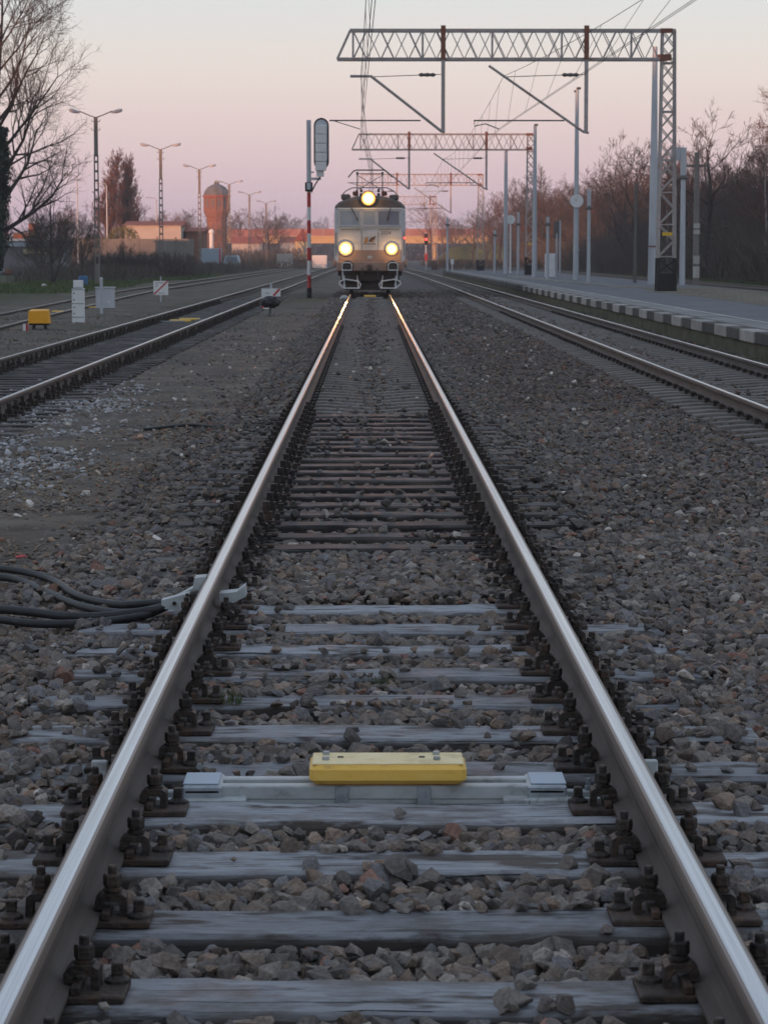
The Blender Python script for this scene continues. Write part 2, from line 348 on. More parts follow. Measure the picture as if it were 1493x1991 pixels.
def ground_mat():
    m = bpy.data.materials.new('earth_and_grit'); m.use_nodes = True; N = m.node_tree; L = N.links; p = N.nodes['Principled BSDF']
    t = N.nodes.new('ShaderNodeTexCoord')
    def nz(s, det=6):
        n = N.nodes.new('ShaderNodeTexNoise'); n.inputs['Scale'].default_value = s; n.inputs['Detail'].default_value = det
        L.new(t.outputs['Object'], n.inputs['Vector']); return n.outputs['Fac']
    def ramp(f, ps):
        r = N.nodes.new('ShaderNodeValToRGB'); e = r.color_ramp.elements
        while len(e) > 1: e.remove(e[-1])
        e[0].position = ps[0][0]; e[0].color = (*ps[0][1], 1)
        for q, c in ps[1:]: k = e.new(q); k.color = (*c, 1)
        L.new(f, r.inputs[0]); return r.outputs[0]
    def mixc(f, a, b):
        x = N.nodes.new('ShaderNodeMix'); x.data_type = 'RGBA'; L.new(f, x.inputs[0]); L.new(a, x.inputs[6]); L.new(b, x.inputs[7]); return x.outputs[2]
    def mathn(op, a, b):
        x = N.nodes.new('ShaderNodeMath'); x.operation = op
        for i, q in enumerate((a, b)):
            if isinstance(q, (int, float)): x.inputs[i].default_value = q
            else: L.new(q, x.inputs[i])
        return x.outputs[0]
    dirt = ramp(nz(1.6, 8), [(0.3, (0.085,0.070,0.056)), (0.5, (0.145,0.122,0.098)), (0.7, (0.20,0.172,0.138))])
    vo = N.nodes.new('ShaderNodeTexVoronoi'); vo.inputs['Scale'].default_value = 21; L.new(t.outputs['Object'], vo.inputs['Vector'])
    sp_ = N.nodes.new('ShaderNodeSeparateColor'); L.new(vo.outputs['Color'], sp_.inputs[0])
    grit = ramp(sp_.outputs[0], [(0.0, (0.045,0.04,0.037)), (0.5, (0.10,0.092,0.086)), (0.86, (0.14,0.125,0.112)), (1.0, (0.26,0.25,0.235))])
    sx = N.nodes.new('ShaderNodeSeparateXYZ'); L.new(t.outputs['Object'], sx.inputs[0])
    # grit shows through the earth in patches, everywhere on the ballasted right side
    wob = mathn('MULTIPLY', mathn('SUBTRACT', nz(0.35, 3), 0.5), 3.0)
    xr = N.nodes.new('ShaderNodeMapRange'); xr.inputs[1].default_value = -1.3; xr.inputs[2].default_value = -0.6
    L.new(mathn('ADD', sx.outputs['X'], wob), xr.inputs[0])
    gp = N.nodes.new('ShaderNodeMapRange'); gp.inputs[1].default_value = 0.45; gp.inputs[2].default_value = 0.62; L.new(nz(0.9, 5), gp.inputs[0])
    g1 = mixc(mathn('MAXIMUM', xr.outputs[0], mathn('MULTIPLY', gp.outputs[0], 0.8)), dirt, grit)
    green = ramp(nz(3.0, 6), [(0.35, (0.040,0.052,0.022)), (0.65, (0.085,0.095,0.045))])
    # weeds: far left verge and a few patches between the sidings
    gl = N.nodes.new('ShaderNodeMapRange'); gl.inputs[1].default_value = -11.5; gl.inputs[2].default_value = -15.0
    L.new(mathn('ADD', sx.outputs['X'], wob), gl.inputs[0])
    gr = N.nodes.new('ShaderNodeMapRange'); gr.inputs[1].default_value = 20.5; gr.inputs[2].default_value = 23.0; L.new(sx.outputs['X'], gr.inputs[0])
    gn = N.nodes.new('ShaderNodeMapRange'); gn.inputs[1].default_value = 0.52; gn.inputs[2].default_value = 0.66; L.new(nz(0.22, 4), gn.inputs[0])
    lft = N.nodes.new('ShaderNodeMapRange'); lft.inputs[1].default_value = -1.6; lft.inputs[2].default_value = -2.4; L.new(sx.outputs['X'], lft.inputs[0])
    far = N.nodes.new('ShaderNodeMapRange'); far.inputs[1].default_value = 26; far.inputs[2].default_value = 70; L.new(sx.outputs['Y'], far.inputs[0])
    wd = mathn('MULTIPLY', mathn('MULTIPLY', gn.outputs[0], lft.outputs[0]), mathn('MULTIPLY', far.outputs[0], 0.7))
    gm = mathn('MULTIPLY', mathn('MAXIMUM', mathn('MAXIMUM', gl.outputs[0], gr.outputs[0]), wd), 0.85)
    L.new(mixc(gm, g1, green), p.inputs['Base Color'])
    p.inputs['Roughness'].default_value = 0.95; p.inputs['Specular IOR Level'].default_value = 0.2
    hh = mathn('ADD', mathn('MULTIPLY', nz(26, 6), 0.8), mathn('MULTIPLY', vo.outputs['Distance'], -0.9))
    bp = N.nodes.new('ShaderNodeBump'); bp.inputs['Strength'].default_value = 0.8; bp.inputs['Distance'].default_value = 0.03
    L.new(hh, bp.inputs['Height']); L.new(bp.outputs[0], p.inputs['Normal'])
    return m
M['bed'] = ground_mat()

def stone_mat():
    m = bpy.data.materials.new('ballast_stone'); m.use_nodes = True; N = m.node_tree; L = N.links; p = N.nodes['Principled BSDF']
    a = N.nodes.new('ShaderNodeAttribute'); a.attribute_type = 'INSTANCER'; a.attribute_name = 'col'
    t = N.nodes.new('ShaderNodeTexCoord'); n = N.nodes.new('ShaderNodeTexNoise'); n.inputs['Scale'].default_value = 3.5; n.inputs['Detail'].default_value = 6
    L.new(t.outputs['Object'], n.inputs['Vector'])
    mr_ = N.nodes.new('ShaderNodeMapRange'); mr_.inputs[1].default_value = 0.3; mr_.inputs[2].default_value = 0.7; mr_.inputs[3].default_value = 0.66; mr_.inputs[4].default_value = 1.3
    L.new(n.outputs['Fac'], mr_.inputs[0])
    x = N.nodes.new('ShaderNodeVectorMath'); x.operation = 'SCALE'; L.new(a.outputs['Color'], x.inputs[0]); L.new(mr_.outputs[0], x.inputs['Scale'])
    L.new(x.outputs[0], p.inputs['Base Color']); p.inputs['Roughness'].default_value = 0.85; p.inputs['Specular IOR Level'].default_value = 0.3
    n2 = N.nodes.new('ShaderNodeTexNoise'); n2.inputs['Scale'].default_value = 9; n2.inputs['Detail'].default_value = 5; L.new(t.outputs['Object'], n2.inputs['Vector'])
    bp = N.nodes.new('ShaderNodeBump'); bp.inputs['Strength'].default_value = 0.35; bp.inputs['Distance'].default_value = 0.1
    L.new(n2.outputs['Fac'], bp.inputs['Height']); L.new(bp.outputs[0], p.inputs['Normal'])
    return m
M['stone'] = stone_mat()

# ------------------------------------------------------------------ ground and terrain
RAIL_Z = 0.0; GZ = -0.26
def sun_block_ridge(x, y):
    """unseen rise added behind the viewer, shaped to keep the low sun off the tracks"""
    s = x*SUN_H.x + y*SUN_H.y
    t = min(1, max(0, (s-95)/70)); t = t*t*(3-2*t)
    u = x*0.835 - y*0.55
    e = min(1, max(0, (u+175)/70)); e = e*e*(3-2*e)  # extra height added where the rise has to shade the gantries
    return (13.6 + 5.0*e)*t + 1.0*t*noise.noise(Vector((x*0.02, y*0.02, 0)))
xs = [-1800,-1000,-600,-400,-300] + list(range(-260,-20,12)) + [-20,-12,-6,0,6,12,20] + list(range(30,270,12)) + [300,400,600,1000,1800]
ys = [-1200,-700,-450] + list(range(-380,0,12)) + [0,20,50,100,160,240,350,500,800,1300,1800]
g = MB(); V = [(x, y, GZ + sun_block_ridge(x, y)) for y in ys for x in xs]; nx = len(xs)
g.add(V, [(j*nx+i, j*nx+i+1, j*nx+nx+i+1, j*nx+nx+i) for j in range(len(ys)-1) for i in range(nx-1)])
tag(g.build('ground', M['bed'], smooth=True), 'brown earth and weeds around the railway lines', 'ground', kind='structure')

bedx = np.arange(-14.0, 6.25, 0.22); bedy = np.concatenate([np.arange(3.0, 40, 0.22), np.arange(40, 130, 0.9)])
g = MB(); nx = len(bedx)
def bed_h(x, y):
    h = 0.022*noise.noise(Vector((x*1.3, y*1.3, 1.7))) + 0.012*noise.noise(Vector((x*4, y*4, 5)))
    if x < -1.2: h += 0.02*noise.noise(Vector((x*0.5, y*0.4, 9))) + 0.012
    return -0.222 + h
V = [(x, y, bed_h(x, y)) for y in bedy for x in bedx]
g.add(V, [(j*nx+i, j*nx+i+1, j*nx+nx+i+1, j*nx+nx+i) for j in range(len(bedy)-1) for i in range(nx-1)])
tag(g.build('track_bed', M['bed'], smooth=True), 'gravelly dirt bed between the rails and sidings', 'ground', kind='structure')

# ------------------------------------------------------------------ rails and sleepers
half = [(0,0),(0.018,-0.0007),(0.026,-0.0024),(0.031,-0.006),(0.0355,-0.014),(0.036,-0.036),(0.031,-0.044),(0.011,-0.056),(0.008,-0.075),(0.008,-0.105),(0.014,-0.122),(0.030,-0.131),(0.0625,-0.139),(0.0625,-0.149)]
PROF = half + [(-x, z) for x, z in reversed(half[1:])]
def seg_mat(i):
    n = len(PROF); k = i if i < len(half)-1 else n-1-i
    if i == len(half)-1: return 2
    return 0 if k <= 0 else (3 if k <= 1 else (1 if k <= 3 else 2))
def rail_mesh(pts, off):
    """sweep the flat-bottom rail section along the centre line points, shifted sideways by off"""
    m = MB(); n = len(PROF); rings = []
    for i, (x, y) in enumerate(pts):
        a = pts[max(0,i-1)]; b = pts[min(len(pts)-1,i+1)]
        tx, ty = b[0]-a[0], b[1]-a[1]; l = math.hypot(tx, ty); nxx, nyy = ty/l, -tx/l
        rings += [(x+nxx*(off+p), y+nyy*(off+p), q) for p, q in PROF]
    m.v = rings
    for i in range(len(pts)-1):
        for j in range(n):
            j2 = (j+1) % n
            m.f.append((i*n+j, i*n+j2, i*n+n+j2, i*n+n+j)); m.m.append(seg_mat(j))
    m.f.append(tuple(range(n))); m.m.append(2); m.f.append(tuple(range((len(pts)-1)*n, len(pts)*n))); m.m.append(2)
    return m
RM = [M['rail_top'], M['rail_edge'], M['rail_side'], M['rail_mid']]
G2 = 0.7535
def rails(track, pts):
    for s in (-1, 1): rail_mesh(pts, s*G2).build('rail', RM, track, smooth=False)

rng = random.Random(7)
def sleeper_mesh(seed, mt, wid=0.25, L=2.6, hgt=0.16):
    r = random.Random(seed); m = MB(); n = 30
    for i in range(n):
        t = i/(n-1); x = -L/2 + L*t
        wv = lambda k: noise.noise(Vector((x*1.7, k*3.1, seed)))
        e = 0.006 if 0 < i < n-1 else 0.012
        b = 0.012 + 0.006*wv(9)
        w0 = -wid/2 + 0.010*wv(1); w1 = wid/2 + 0.010*wv(2)
        z = 0.005*wv(3); d0 = 0.006*wv(4) - (0.016 if wv(11) > 0.32 else 0); d1 = 0.006*wv(5) - (0.014 if wv(12) > 0.35 else 0)
        sec = [(w0,-hgt),(w0,-b+d0),(w0+b,z+d0*0.4),(w0+wid*0.36,z+0.002*wv(6)),(w0+wid*0.66,z+0.003*wv(7)),(w1-b,z+d1*0.4),(w1,-b+d1),(w1,-hgt)]
        if i in (0, n-1): sec = [(p*0.97, q-0.006 if q > -0.1 else q) for p, q in sec]
        m.v += [(x + (r.uniform(-0.01,0.01) if i in (0,n-1) else 0), p, q) for p, q in sec]
    k = 8
    for i in range(n-1):
        for j in range(k-1): m.f.append((i*k+j, i*k+j+1, i*k+k+j+1, i*k+k+j)); m.m.append(0)
    m.f.append(tuple(range(k))); m.f.append(tuple(range((n-1)*k, n*k))); m.m += [0, 0]
    return m.mesh('sleeper', mt)
def concrete_mesh():
    m = MB(); xsn = [-1.25,-1.24,-1.0,-0.5,-0.3,0,0.3,0.5,1.0,1.24,1.25]
    for x in xsn:
        a = abs(x); dip = 0.035*max(0, 1-a/0.5) + (0.02 if a > 1.2 else 0)
        tw = 0.085 if a > 0.4 else 0.075; bw = 0.14
        m.v += [(x,-bw,-0.2),(x,-tw,-0.008-dip),(x,-tw+0.012,-dip),(x,tw-0.012,-dip),(x,tw,-0.008-dip),(x,bw,-0.2)]
    k = 6
    for i in range(len(xsn)-1):
        for j in range(k-1): m.f.append((i*k+j,i*k+j+1,i*k+k+j+1,i*k+k+j)); m.m.append(0)
    m.f.append(tuple(range(k))); m.f.append(tuple(range((len(xsn)-1)*k, len(xsn)*k))); m.m += [0,0]
    return m.mesh('concrete_sleeper', M['concrete'])

WOOD = [sleeper_mesh(s, M['wood']) for s in (1,2,3,4,5)]
WOODD = [sleeper_mesh(s, M['wood_dark'], 0.24) for s in (11,12,13)]
CONC = concrete_mesh()
# K-type fastening pieces, x measured from the rail axis, z from the sleeper top (rail foot is 0.021 above it)
pl = MB(); pl.box((0,0,0.0095), (0.37,0.16,0.019), bev=0.004)
for s in (-1,1): pl.box((s*0.076,0,0.029), (0.022,0.15,0.020), bev=0.003)
PLATE = pl.mesh('base_plate', M['plate'])
def clip_mesh(s):
    m = MB(); th = 0.017
    prof = [(0.046,0.035),(0.046,0.056),(0.056,0.069),(0.066,0.074),(0.112,0.074),(0.124,0.066),(0.126,0.019),(0.108,0.019),(0.106,0.050),(0.102,0.055),(0.074,0.055),(0.068,0.048),(0.066,0.035)]
    m.extr([(s*p, q) for p, q in prof], -0.032, 0.032, 'y')
    return m.mesh('clip', M['iron'])
def bolt_mesh(s):
    m = MB(); c = (s*0.089, 0, 0)
    m.lathe([(0.024,0.074),(0.024,0.080),(0.020,0.081),(0.020,0.086)], c, 10)
    m.lathe([(0.0215,0.086),(0.0235,0.089),(0.0235,0.112),(0.0205,0.117)], c, 6)
    m.lathe([(0.0115,0.117),(0.0115,0.134),(0.009,0.138)], c, 8)
    return m.mesh('bolt', M['iron'])
def screw_mesh(s):
    m = MB(); c = (s*0.157, 0, 0)
    m.lathe([(0.030,0.019),(0.029,0.026),(0.018,0.033),(0.016,0.036)], c, 10)
    m.box((c[0],0,0.050), (0.026,0.026,0.030), bev=0.003)
    return m.mesh('screw_spike', M['iron'])
CLIP = {s: clip_mesh(s) for s in (-1,1)}; BOLT = {s: bolt_mesh(s) for s in (-1,1)}; SCREW = {s: screw_mesh(s) for s in (-1,1)}
fs_ = MB()                                              # whole fastening as one small piece for sleepers farther off
fs_.box((0,0,0.0095), (0.36,0.16,0.019))
for s in (-1,1):
    fs_.box((s*0.086,0,0.047), (0.078,0.062,0.055)); fs_.box((s*0.089,0,0.105), (0.042,0.042,0.062)); fs_.box((s*0.157,0.0,0.04), (0.034,0.034,0.045))
FAST = fs_.mesh('fastening', M['iron'])
fc = MB()
for s in (-1,1):
    fc.path([(s*0.07,-0.05,0.03),(s*0.105,-0.05,0.055),(s*0.125,0,0.06),(s*0.105,0.05,0.055),(s*0.07,0.05,0.03)], 0.012, 5); fc.box((s*0.115,0,0.025), (0.04,0.05,0.05))
FASTC = fc.mesh('spring_fastening', M['iron'])

SL_TOP = -0.170
main = empty('railway_track', (0,0,0), 'polished main track running straight from the viewer to the train', 'track')
rails(main, [(0,2.0),(0,20),(0,60),(0,130),(0,260),(-1.0,420),(-5,600)])
WOOD_Y = []
k = 0
while 4.98+0.637*k < 27.2:
    y = 4.988 + 0.637*k; k += 1
    near = y < 12.3
    cov = 12.3 < y < 14.2
    me = rng.choice(WOOD) if near else rng.choice(WOODD)
    dz = rng.uniform(-0.003,0.003) - (0.0 if not cov else 0.0)
    s = link('sleeper', me, main, (rng.uniform(-0.03,0.03), y, SL_TOP+dz), rng.uniform(-0.008,0.008) + (math.pi if rng.random() < 0.5 else 0))
    flip = -1 if abs(s.rotation_euler.z) > 1 else 1
    WOOD_Y.append(y)
    for rs in (-1,1):
        rx = (rs*G2 - s.location.x)*flip
        if y < 15.2:
            pz = rng.uniform(-0.002,0.002)
            pt = link('base_plate', PLATE, s, (rx, rng.uniform(-0.006,0.006), 0.001), rng.uniform(-0.02,0.02))
            for q in (-1,1):
                jy = rng.uniform(-0.012,0.012)
                link('clip', CLIP[q], s, (rx, jy, 0.001), rng.uniform(-0.12,0.12)*0.5)
                link('bolt', BOLT[q], s, (rx, jy, 0.001+rng.uniform(-0.002,0.004)), 0)
                link('screw_spike', SCREW[q], s, (rx+q*rng.uniform(-0.003,0.003), -flip*rng.choice((-0.035,-0.035,0.035)), 0.001), 0)
        else:
            link('fastening', FAST, s, (rx, 0, 0.001), 0)
y = WOOD_Y[-1] + 0.63
MAIN_CONC0 = y
while y < 98:
    s = link('concrete_sleeper', CONC, main, (0, y, SL_TOP+0.004))
    if y < 60:
        for rs in (-1,1): link('fastening', FASTC, s, (rs*G2, 0, 0.0))
    y += 0.63

tr = empty('railway_track', (4.62,0,0), 'track alongside the platform edge with pale concrete sleepers', 'track')
rails(tr, [(0,14),(0,60),(0,130),(-0.2,200),(-0.8,300),(-4,420),(-9,560)])
y = 22.0
while y < 104:
    s = link('concrete_sleeper', CONC, tr, (rng.uniform(-0.01,0.01), y, SL_TOP+0.006))
    for rs in (-1,1):
        if y < 75: link('fastening', FASTC, s, (rs*G2, 0, 0.0))
    y += 0.62
tl = empty('railway_track', (-4.6,0,0), 'dirt-choked siding just left of the main track', 'track')
rails(tl, [(0,14),(0,60),(0,130),(0,260),(0.3,420),(1.0,600)])
y = 24.0
while y < 104:
    s = link('sleeper', rng.choice(WOODD), tl, (rng.uniform(-0.02,0.02), y, SL_TOP-0.004))
    for rs in (-1,1):
        if y < 90: link('fastening', FAST, s, (rs*G2, 0, 0.001))
    y += 0.64
t2 = empty('railway_track', (0,0,-0.13), 'curving outer siding at far left beside the weedy verge', 'track')
cl2 = [(-8.2,38),(-8.9,52),(-9.4,65),(-9.95,85),(-10.5,105),(-10.8,125),(-10.75,150),(-10.6,185),(-10.2,250),(-9.6,340),(-8.5,480)]
def catmull(P, n=8):
    o = []
    for i in range(len(P)-1):
        a = P[max(0,i-1)]; b = P[i]; c = P[i+1]; d = P[min(len(P)-1,i+2)]
        for q in range(n):
            t = q/n
            o.append(tuple(0.5*((2*b[k])+(-a[k]+c[k])*t+(2*a[k]-5*b[k]+4*c[k]-d[k])*t*t+(-a[k]+3*b[k]-3*c[k]+d[k])*t**3) for k in range(len(b))))
    return o + [tuple(P[-1])]
c2 = catmull(cl2); rails(t2, c2)
acc = 0
for i in range(len(c2)-1):
    (x0,y0),(x1,y1) = c2[i], c2[i+1]
    Ld = math.hypot(x1-x0,y1-y0); u = acc
    while u < Ld:
        yy = y0+(y1-y0)*u/Ld
        if 45 < yy < 125: link('sleeper', rng.choice(WOODD), t2, (x0+(x1-x0)*u/Ld, yy, SL_TOP-0.004), -math.atan2(x1-x0, y1-y0))
        u += 0.64
    acc = u-Ld
t3 = empty('railway_track', (18.85,0,-0.02), 'rusty track on the far side of the platform before the wood', 'track')
rails(t3, [(0,60),(0,130),(0,260),(-1,400),(-5,560)])
y = 86.0
while y < 150:
    link('concrete_sleeper', CONC, t3, (0,y,SL_TOP)); y += 0.63

# ------------------------------------------------------------------ ballast stones (one mass of gravel per field)
protos = bpy.data.collections.new('stone_shapes')
pr = random.Random(3)
NP = 14
for i in range(NP):
    bm = bmesh.new(); ax = (1.0, pr.uniform(0.62,0.95), pr.uniform(0.45,0.8))
    for _ in range(15):
        v = Vector((pr.gauss(0,1), pr.gauss(0,1), pr.gauss(0,1))).normalized()*pr.uniform(0.85,1.08)
        bm.verts.new((v.x*ax[0], v.y*ax[1], v.z*ax[2]))
    r = bmesh.ops.convex_hull(bm, input=bm.verts)
    bmesh.ops.delete(bm, geom=[e for e in r['geom_interior'] if isinstance(e, bmesh.types.BMVert)], context='VERTS')
    bmesh.ops.recalc_face_normals(bm, faces=bm.faces)
    me = bpy.data.meshes.new('stone_shape'); bm.to_mesh(me); bm.free(); me.materials.append(M['stone'])
    protos.objects.link(bpy.data.objects.new('stone_shape_%02d' % i, me))
def stone_tree():
    t = bpy.data.node_groups.new('scatter_stones', 'GeometryNodeTree')
    t.interface.new_socket('Geometry', in_out='INPUT', socket_type='NodeSocketGeometry')
    t.interface.new_socket('Geometry', in_out='OUTPUT', socket_type='NodeSocketGeometry')
    gi = t.nodes.new('NodeGroupInput'); go = t.nodes.new('NodeGroupOutput')
    ci = t.nodes.new('GeometryNodeCollectionInfo'); ci.inputs['Collection'].default_value = protos
    ci.inputs['Separate Children'].default_value = True; ci.inputs['Reset Children'].default_value = True
    ip = t.nodes.new('GeometryNodeInstanceOnPoints'); ip.inputs['Pick Instance'].default_value = True
    def na(name, typ):
        n = t.nodes.new('GeometryNodeInputNamedAttribute'); n.data_type = typ; n.inputs['Name'].default_value = name
        return [o for o in n.outputs if o.enabled and o.name == 'Attribute'][0]
    t.links.new(gi.outputs[0], ip.inputs['Points']); t.links.new(ci.outputs[0], ip.inputs['Instance'])
    t.links.new(na('idx','INT'), ip.inputs['Instance Index'])
    t.links.new(na('rot','FLOAT_VECTOR'), ip.inputs['Rotation']); t.links.new(na('scl','FLOAT_VECTOR'), ip.inputs['Scale'])
    t.links.new(ip.outputs[0], go.inputs[0]); return t
STREE = stone_tree()
nr = np.random.default_rng(11)
PAL = np.array([(0.150,0.138,0.130),(0.185,0.172,0.160),(0.120,0.112,0.110),(0.165,0.140,0.120),(0.21,0.165,0.135),(0.155,0.155,0.165),(0.25,0.235,0.215),(0.215,0.13,0.105),(0.36,0.34,0.315),(0.10,0.09,0.085)])
PW = np.array([0.19,0.16,0.15,0.17,0.10,0.11,0.05,0.03,0.014,0.026]); PW /= PW.sum()
def stones(name, P, size, label, dark=1.0, flat=1.0, pal=PAL, pw=PW, jit=0.22, tint=(1,1,1)):
    n = len(P)
    me = bpy.data.meshes.new(name); me.from_pydata([tuple(p) for p in P], [], [])
    sz = size*np.exp(nr.normal(-0.04, 0.36, n)); sz = np.clip(sz, size*0.38, size*1.9)
    scl = np.stack([sz, sz*nr.uniform(0.8,1.1,n), sz*flat*nr.uniform(0.8,1.1,n)], 1)
    rot = np.stack([nr.uniform(-0.7,0.7,n), nr.uniform(-0.7,0.7,n), nr.uniform(0,6.283,n)], 1)
    col = pal[nr.choice(len(pal), n, p=pw)]*(1+nr.normal(0, jit*0.6, (n,1)).clip(-0.5,0.7))*dark*1.2*np.array([1.055,1.0,0.94])*np.array(tint)
    col = np.concatenate([col, np.ones((n,1))], 1)
    a = me.attributes.new('scl','FLOAT_VECTOR','POINT'); a.data.foreach_set('vector', scl.ravel().astype(np.float32))
    a = me.attributes.new('rot','FLOAT_VECTOR','POINT'); a.data.foreach_set('vector', rot.ravel().astype(np.float32))
    a = me.attributes.new('idx','INT','POINT'); a.data.foreach_set('value', nr.integers(0,NP,n).astype(np.int32))
    a = me.attributes.new('col','FLOAT_COLOR','POINT'); a.data.foreach_set('color', col.ravel().astype(np.float32))
    o = link(name, me); md = o.modifiers.new('scatter','NODES'); md.node_group = STREE
    tag(o, label, 'gravel', kind='stuff'); return o
def jgrid(x0, x1, y0, y1, s, keep=None):
    X, Y = np.meshgrid(np.arange(x0,x1,s), np.arange(y0,y1,s)); X = X.ravel()+nr.uniform(-0.48,0.48,X.size)*s; Y = Y.ravel()+nr.uniform(-0.48,0.48,Y.size)*s
    return X, Y
WY = np.array(WOOD_Y)
def view(X, Y, margin=0.8):
    """keep only ground the camera (or a neighbour a step aside) can see"""
    return (np.abs(X) < 0.152*Y + margin)
def lowf(X, Y, s, o=0.0):
    return np.array([noise.noise(Vector((float(x)*s, float(y)*s, o))) for x, y in zip(X, Y)])
def main_field(y0, y1, s, size, layers):
    X, Y = [], []
    for _ in range(layers):
        a, b = jgrid(-1.75, 3.25, y0, y1, s); X.append(a); Y.append(b)
    X = np.concatenate(X); Y = np.concatenate(Y)
    k = view(X, Y); X, Y = X[k], Y[k]
    d = np.abs(Y[:,None]-WY[None,:]).min(1)                       # distance to the nearest timber sleeper's centre line
    ax = np.abs(X)
    insl = (d < 0.125+size*0.15) & (ax < 1.32)
    edge = ax > 0.86
    covered = (Y > 12.25) & (Y < 14.15) & (ax < 0.66)
    cn = lowf(X, Y, 2.2, 3.3)
    loose = nr.random(len(X))
    over = insl & ((covered & (loose < 0.75)) | (edge & (loose < 0.09+0.5*(cn > 0.22)+0.25*(ax > 1.2))) | ((d > 0.085) & (cn > 0.10) & (loose < 0.55)) | (loose < 0.008))
    rail = (np.abs(ax-G2) < 0.10)
    clampy = rail & (d < 0.11)
    left = X < -1.35
    k = (~insl | over) & ~(rail & (loose < 0.45)) & ~clampy & ~((np.abs(ax-G2) < 0.2) & (d < 0.12))
    k &= ~(left & (loose < 0.35*(Y > 9)))
    k &= ~((ax < 0.72) & (Y > 7.50) & (Y < 8.02) & (loose < 0.72))
    base = -0.196 + nr.uniform(-0.022, 0.012, len(X)) + 0.02*cn
    base = np.where(ax < 0.62, base-0.004, base)
    base = np.where((ax < 0.7) & (Y > 14.1), base-0.018, base)
    base = np.where((Y > 12.2) & (Y < 14.2), base+0.03, base)
    base = np.where(rail, base-0.03, base)
    base = np.where((ax < 0.72) & (Y > 7.62) & (Y < 8.02), base-0.035, base)            # hollow under the magnet beams
    Z = np.where(over, SL_TOP+size*0.28 + nr.uniform(0,0.004,len(X)), base)
    return np.stack([X,Y,Z],1)[k]
A = main_field(4.3, 8.6, 0.050, 0.031, 2)
stones('ballast_gravel', A, 0.031, 'coarse grey-brown ballast stones between the nearest weathered sleepers')
B = main_field(8.6, 15.5, 0.048, 0.028, 2)
stones('ballast_gravel', B, 0.028, 'ballast stones around the yellow magnet and cable clamp')
C = main_field(15.5, 27.4, 0.055, 0.030, 1)
stones('ballast_gravel', C, 0.030, 'dark ballast between the tarred sleepers of the main track', dark=0.85)
# clean ballast shoulder to the right, then the six-foot towards the platform track
X, Y = jgrid(0.9, 6.2, 9.5, 26, 0.052); k = view(X,Y,0.5) & ((X > 3.2) | (Y > 27)); X, Y = X[k], Y[k]
Z = -0.212+nr.uniform(-0.018,0.014,len(X)) + 0.02*lowf(X,Y,1.1,4)
D = np.stack([X,Y,Z],1)
X, Y = jgrid(0.9, 6.25, 26, 52, 0.075); k = view(X,Y,0.5); X, Y = X[k], Y[k]
cr_ = np.abs(np.abs(X-4.62)-G2) < 0.09
pin = (np.abs(X-4.62) < 1.25) & (nr.random(len(X)) < 0.55)
k = ~cr_ & ~pin; X, Y = X[k], Y[k]
D2 = np.stack([X,Y,-0.214+nr.uniform(-0.02,0.012,len(X)) + 0.02*lowf(X,Y,1.1,4)],1)
X, Y = jgrid(0.9, 6.25, 52, 128, 0.15); k = (np.abs(np.abs(X-4.62)-G2) > 0.09) & ~((np.abs(X-4.62) < 1.25) & (nr.random(len(X)) < 0.5)); X, Y = X[k], Y[k]
D3 = np.stack([X,Y,-0.212+nr.uniform(-0.02,0.01,len(X))],1)
stones('ballast_gravel', np.concatenate([D, D2]), 0.033, 'brown-grey ballast spread between main track and platform track', dark=0.70, flat=0.9, tint=(1.03,0.98,0.96))
stones('ballast_gravel', D3, 0.055, 'distant ballast beside the platform track', dark=0.70, flat=0.7)
# concrete sleeper cribs of the main track
X, Y = jgrid(-1.45, 1.45, 27.2, 64, 0.072); k = (np.abs(np.abs(X)-G2) > 0.08); X, Y = X[k], Y[k]
ph = np.abs(((Y-MAIN_CONC0)/0.63+0.5) % 1 - 0.5)*0.63
k = (ph > 0.09) | (nr.random(len(X)) < 0.10) | (np.abs(X) > 0.86); X, Y, ph = X[k], Y[k], ph[k]
E = np.stack([X,Y,np.where((ph > 0.09) & (np.abs(X) < 0.86), -0.222, -0.178)+nr.uniform(-0.012,0.012,len(X)) + 0.012*(1-np.abs(X))],1)
stones('ballast_gravel', E, 0.032, 'ballast filling the cribs of the concrete sleepers', dark=0.8)
# loose stones on the trodden dirt at left
X, Y = jgrid(-4.4, -1.05, 7.5, 30, 0.06); k = view(X,Y,0.3); X, Y = X[k], Y[k]
n1 = lowf(X,Y,0.55,2.0) + 0.5*lowf(X,Y,2.0,7.0)
dens = np.clip(0.75+0.9*n1, 0.2, 1)*np.clip(1.4-Y/40, 0.5, 1)
k = nr.random(len(X)) < dens; X, Y = X[k], Y[k]
F = np.stack([X,Y,-0.207+nr.uniform(-0.012,0.012,len(X))],1)
k = F[:,1] < 13.5
stones('loose_stones', F[k], 0.028, 'loose brownish stones trodden into the dirt at left', dark=1.0, flat=0.85, tint=(1.10,0.97,0.86))
stones('fine_gravel', F[~k], 0.017, 'fine gravel pressed into the brown dirt path at left', dark=1.1, flat=0.7, tint=(1.08,0.98,0.86))
X, Y = jgrid(-11, -1.1, 30, 75, 0.15); k = view(X,Y,0.3) & (np.abs(np.abs(X+4.6)-G2) > 0.1); X, Y = X[k], Y[k]
k = nr.random(len(X)) < np.clip(0.5+0.9*lowf(X,Y,0.3,1.0), 0.12, 1); X, Y = X[k], Y[k]
F = np.stack([X,Y,-0.208+nr.uniform(-0.012,0.008,len(X))],1)
stones('loose_stones', F, 0.026, 'scattered pebbles on the weedy dirt around the siding', dark=0.95, flat=0.7)
WPAL = np.array([(0.34,0.355,0.38),(0.26,0.27,0.29),(0.44,0.455,0.475),(0.17,0.17,0.175)]); WPW = np.array([0.35,0.3,0.15,0.2])
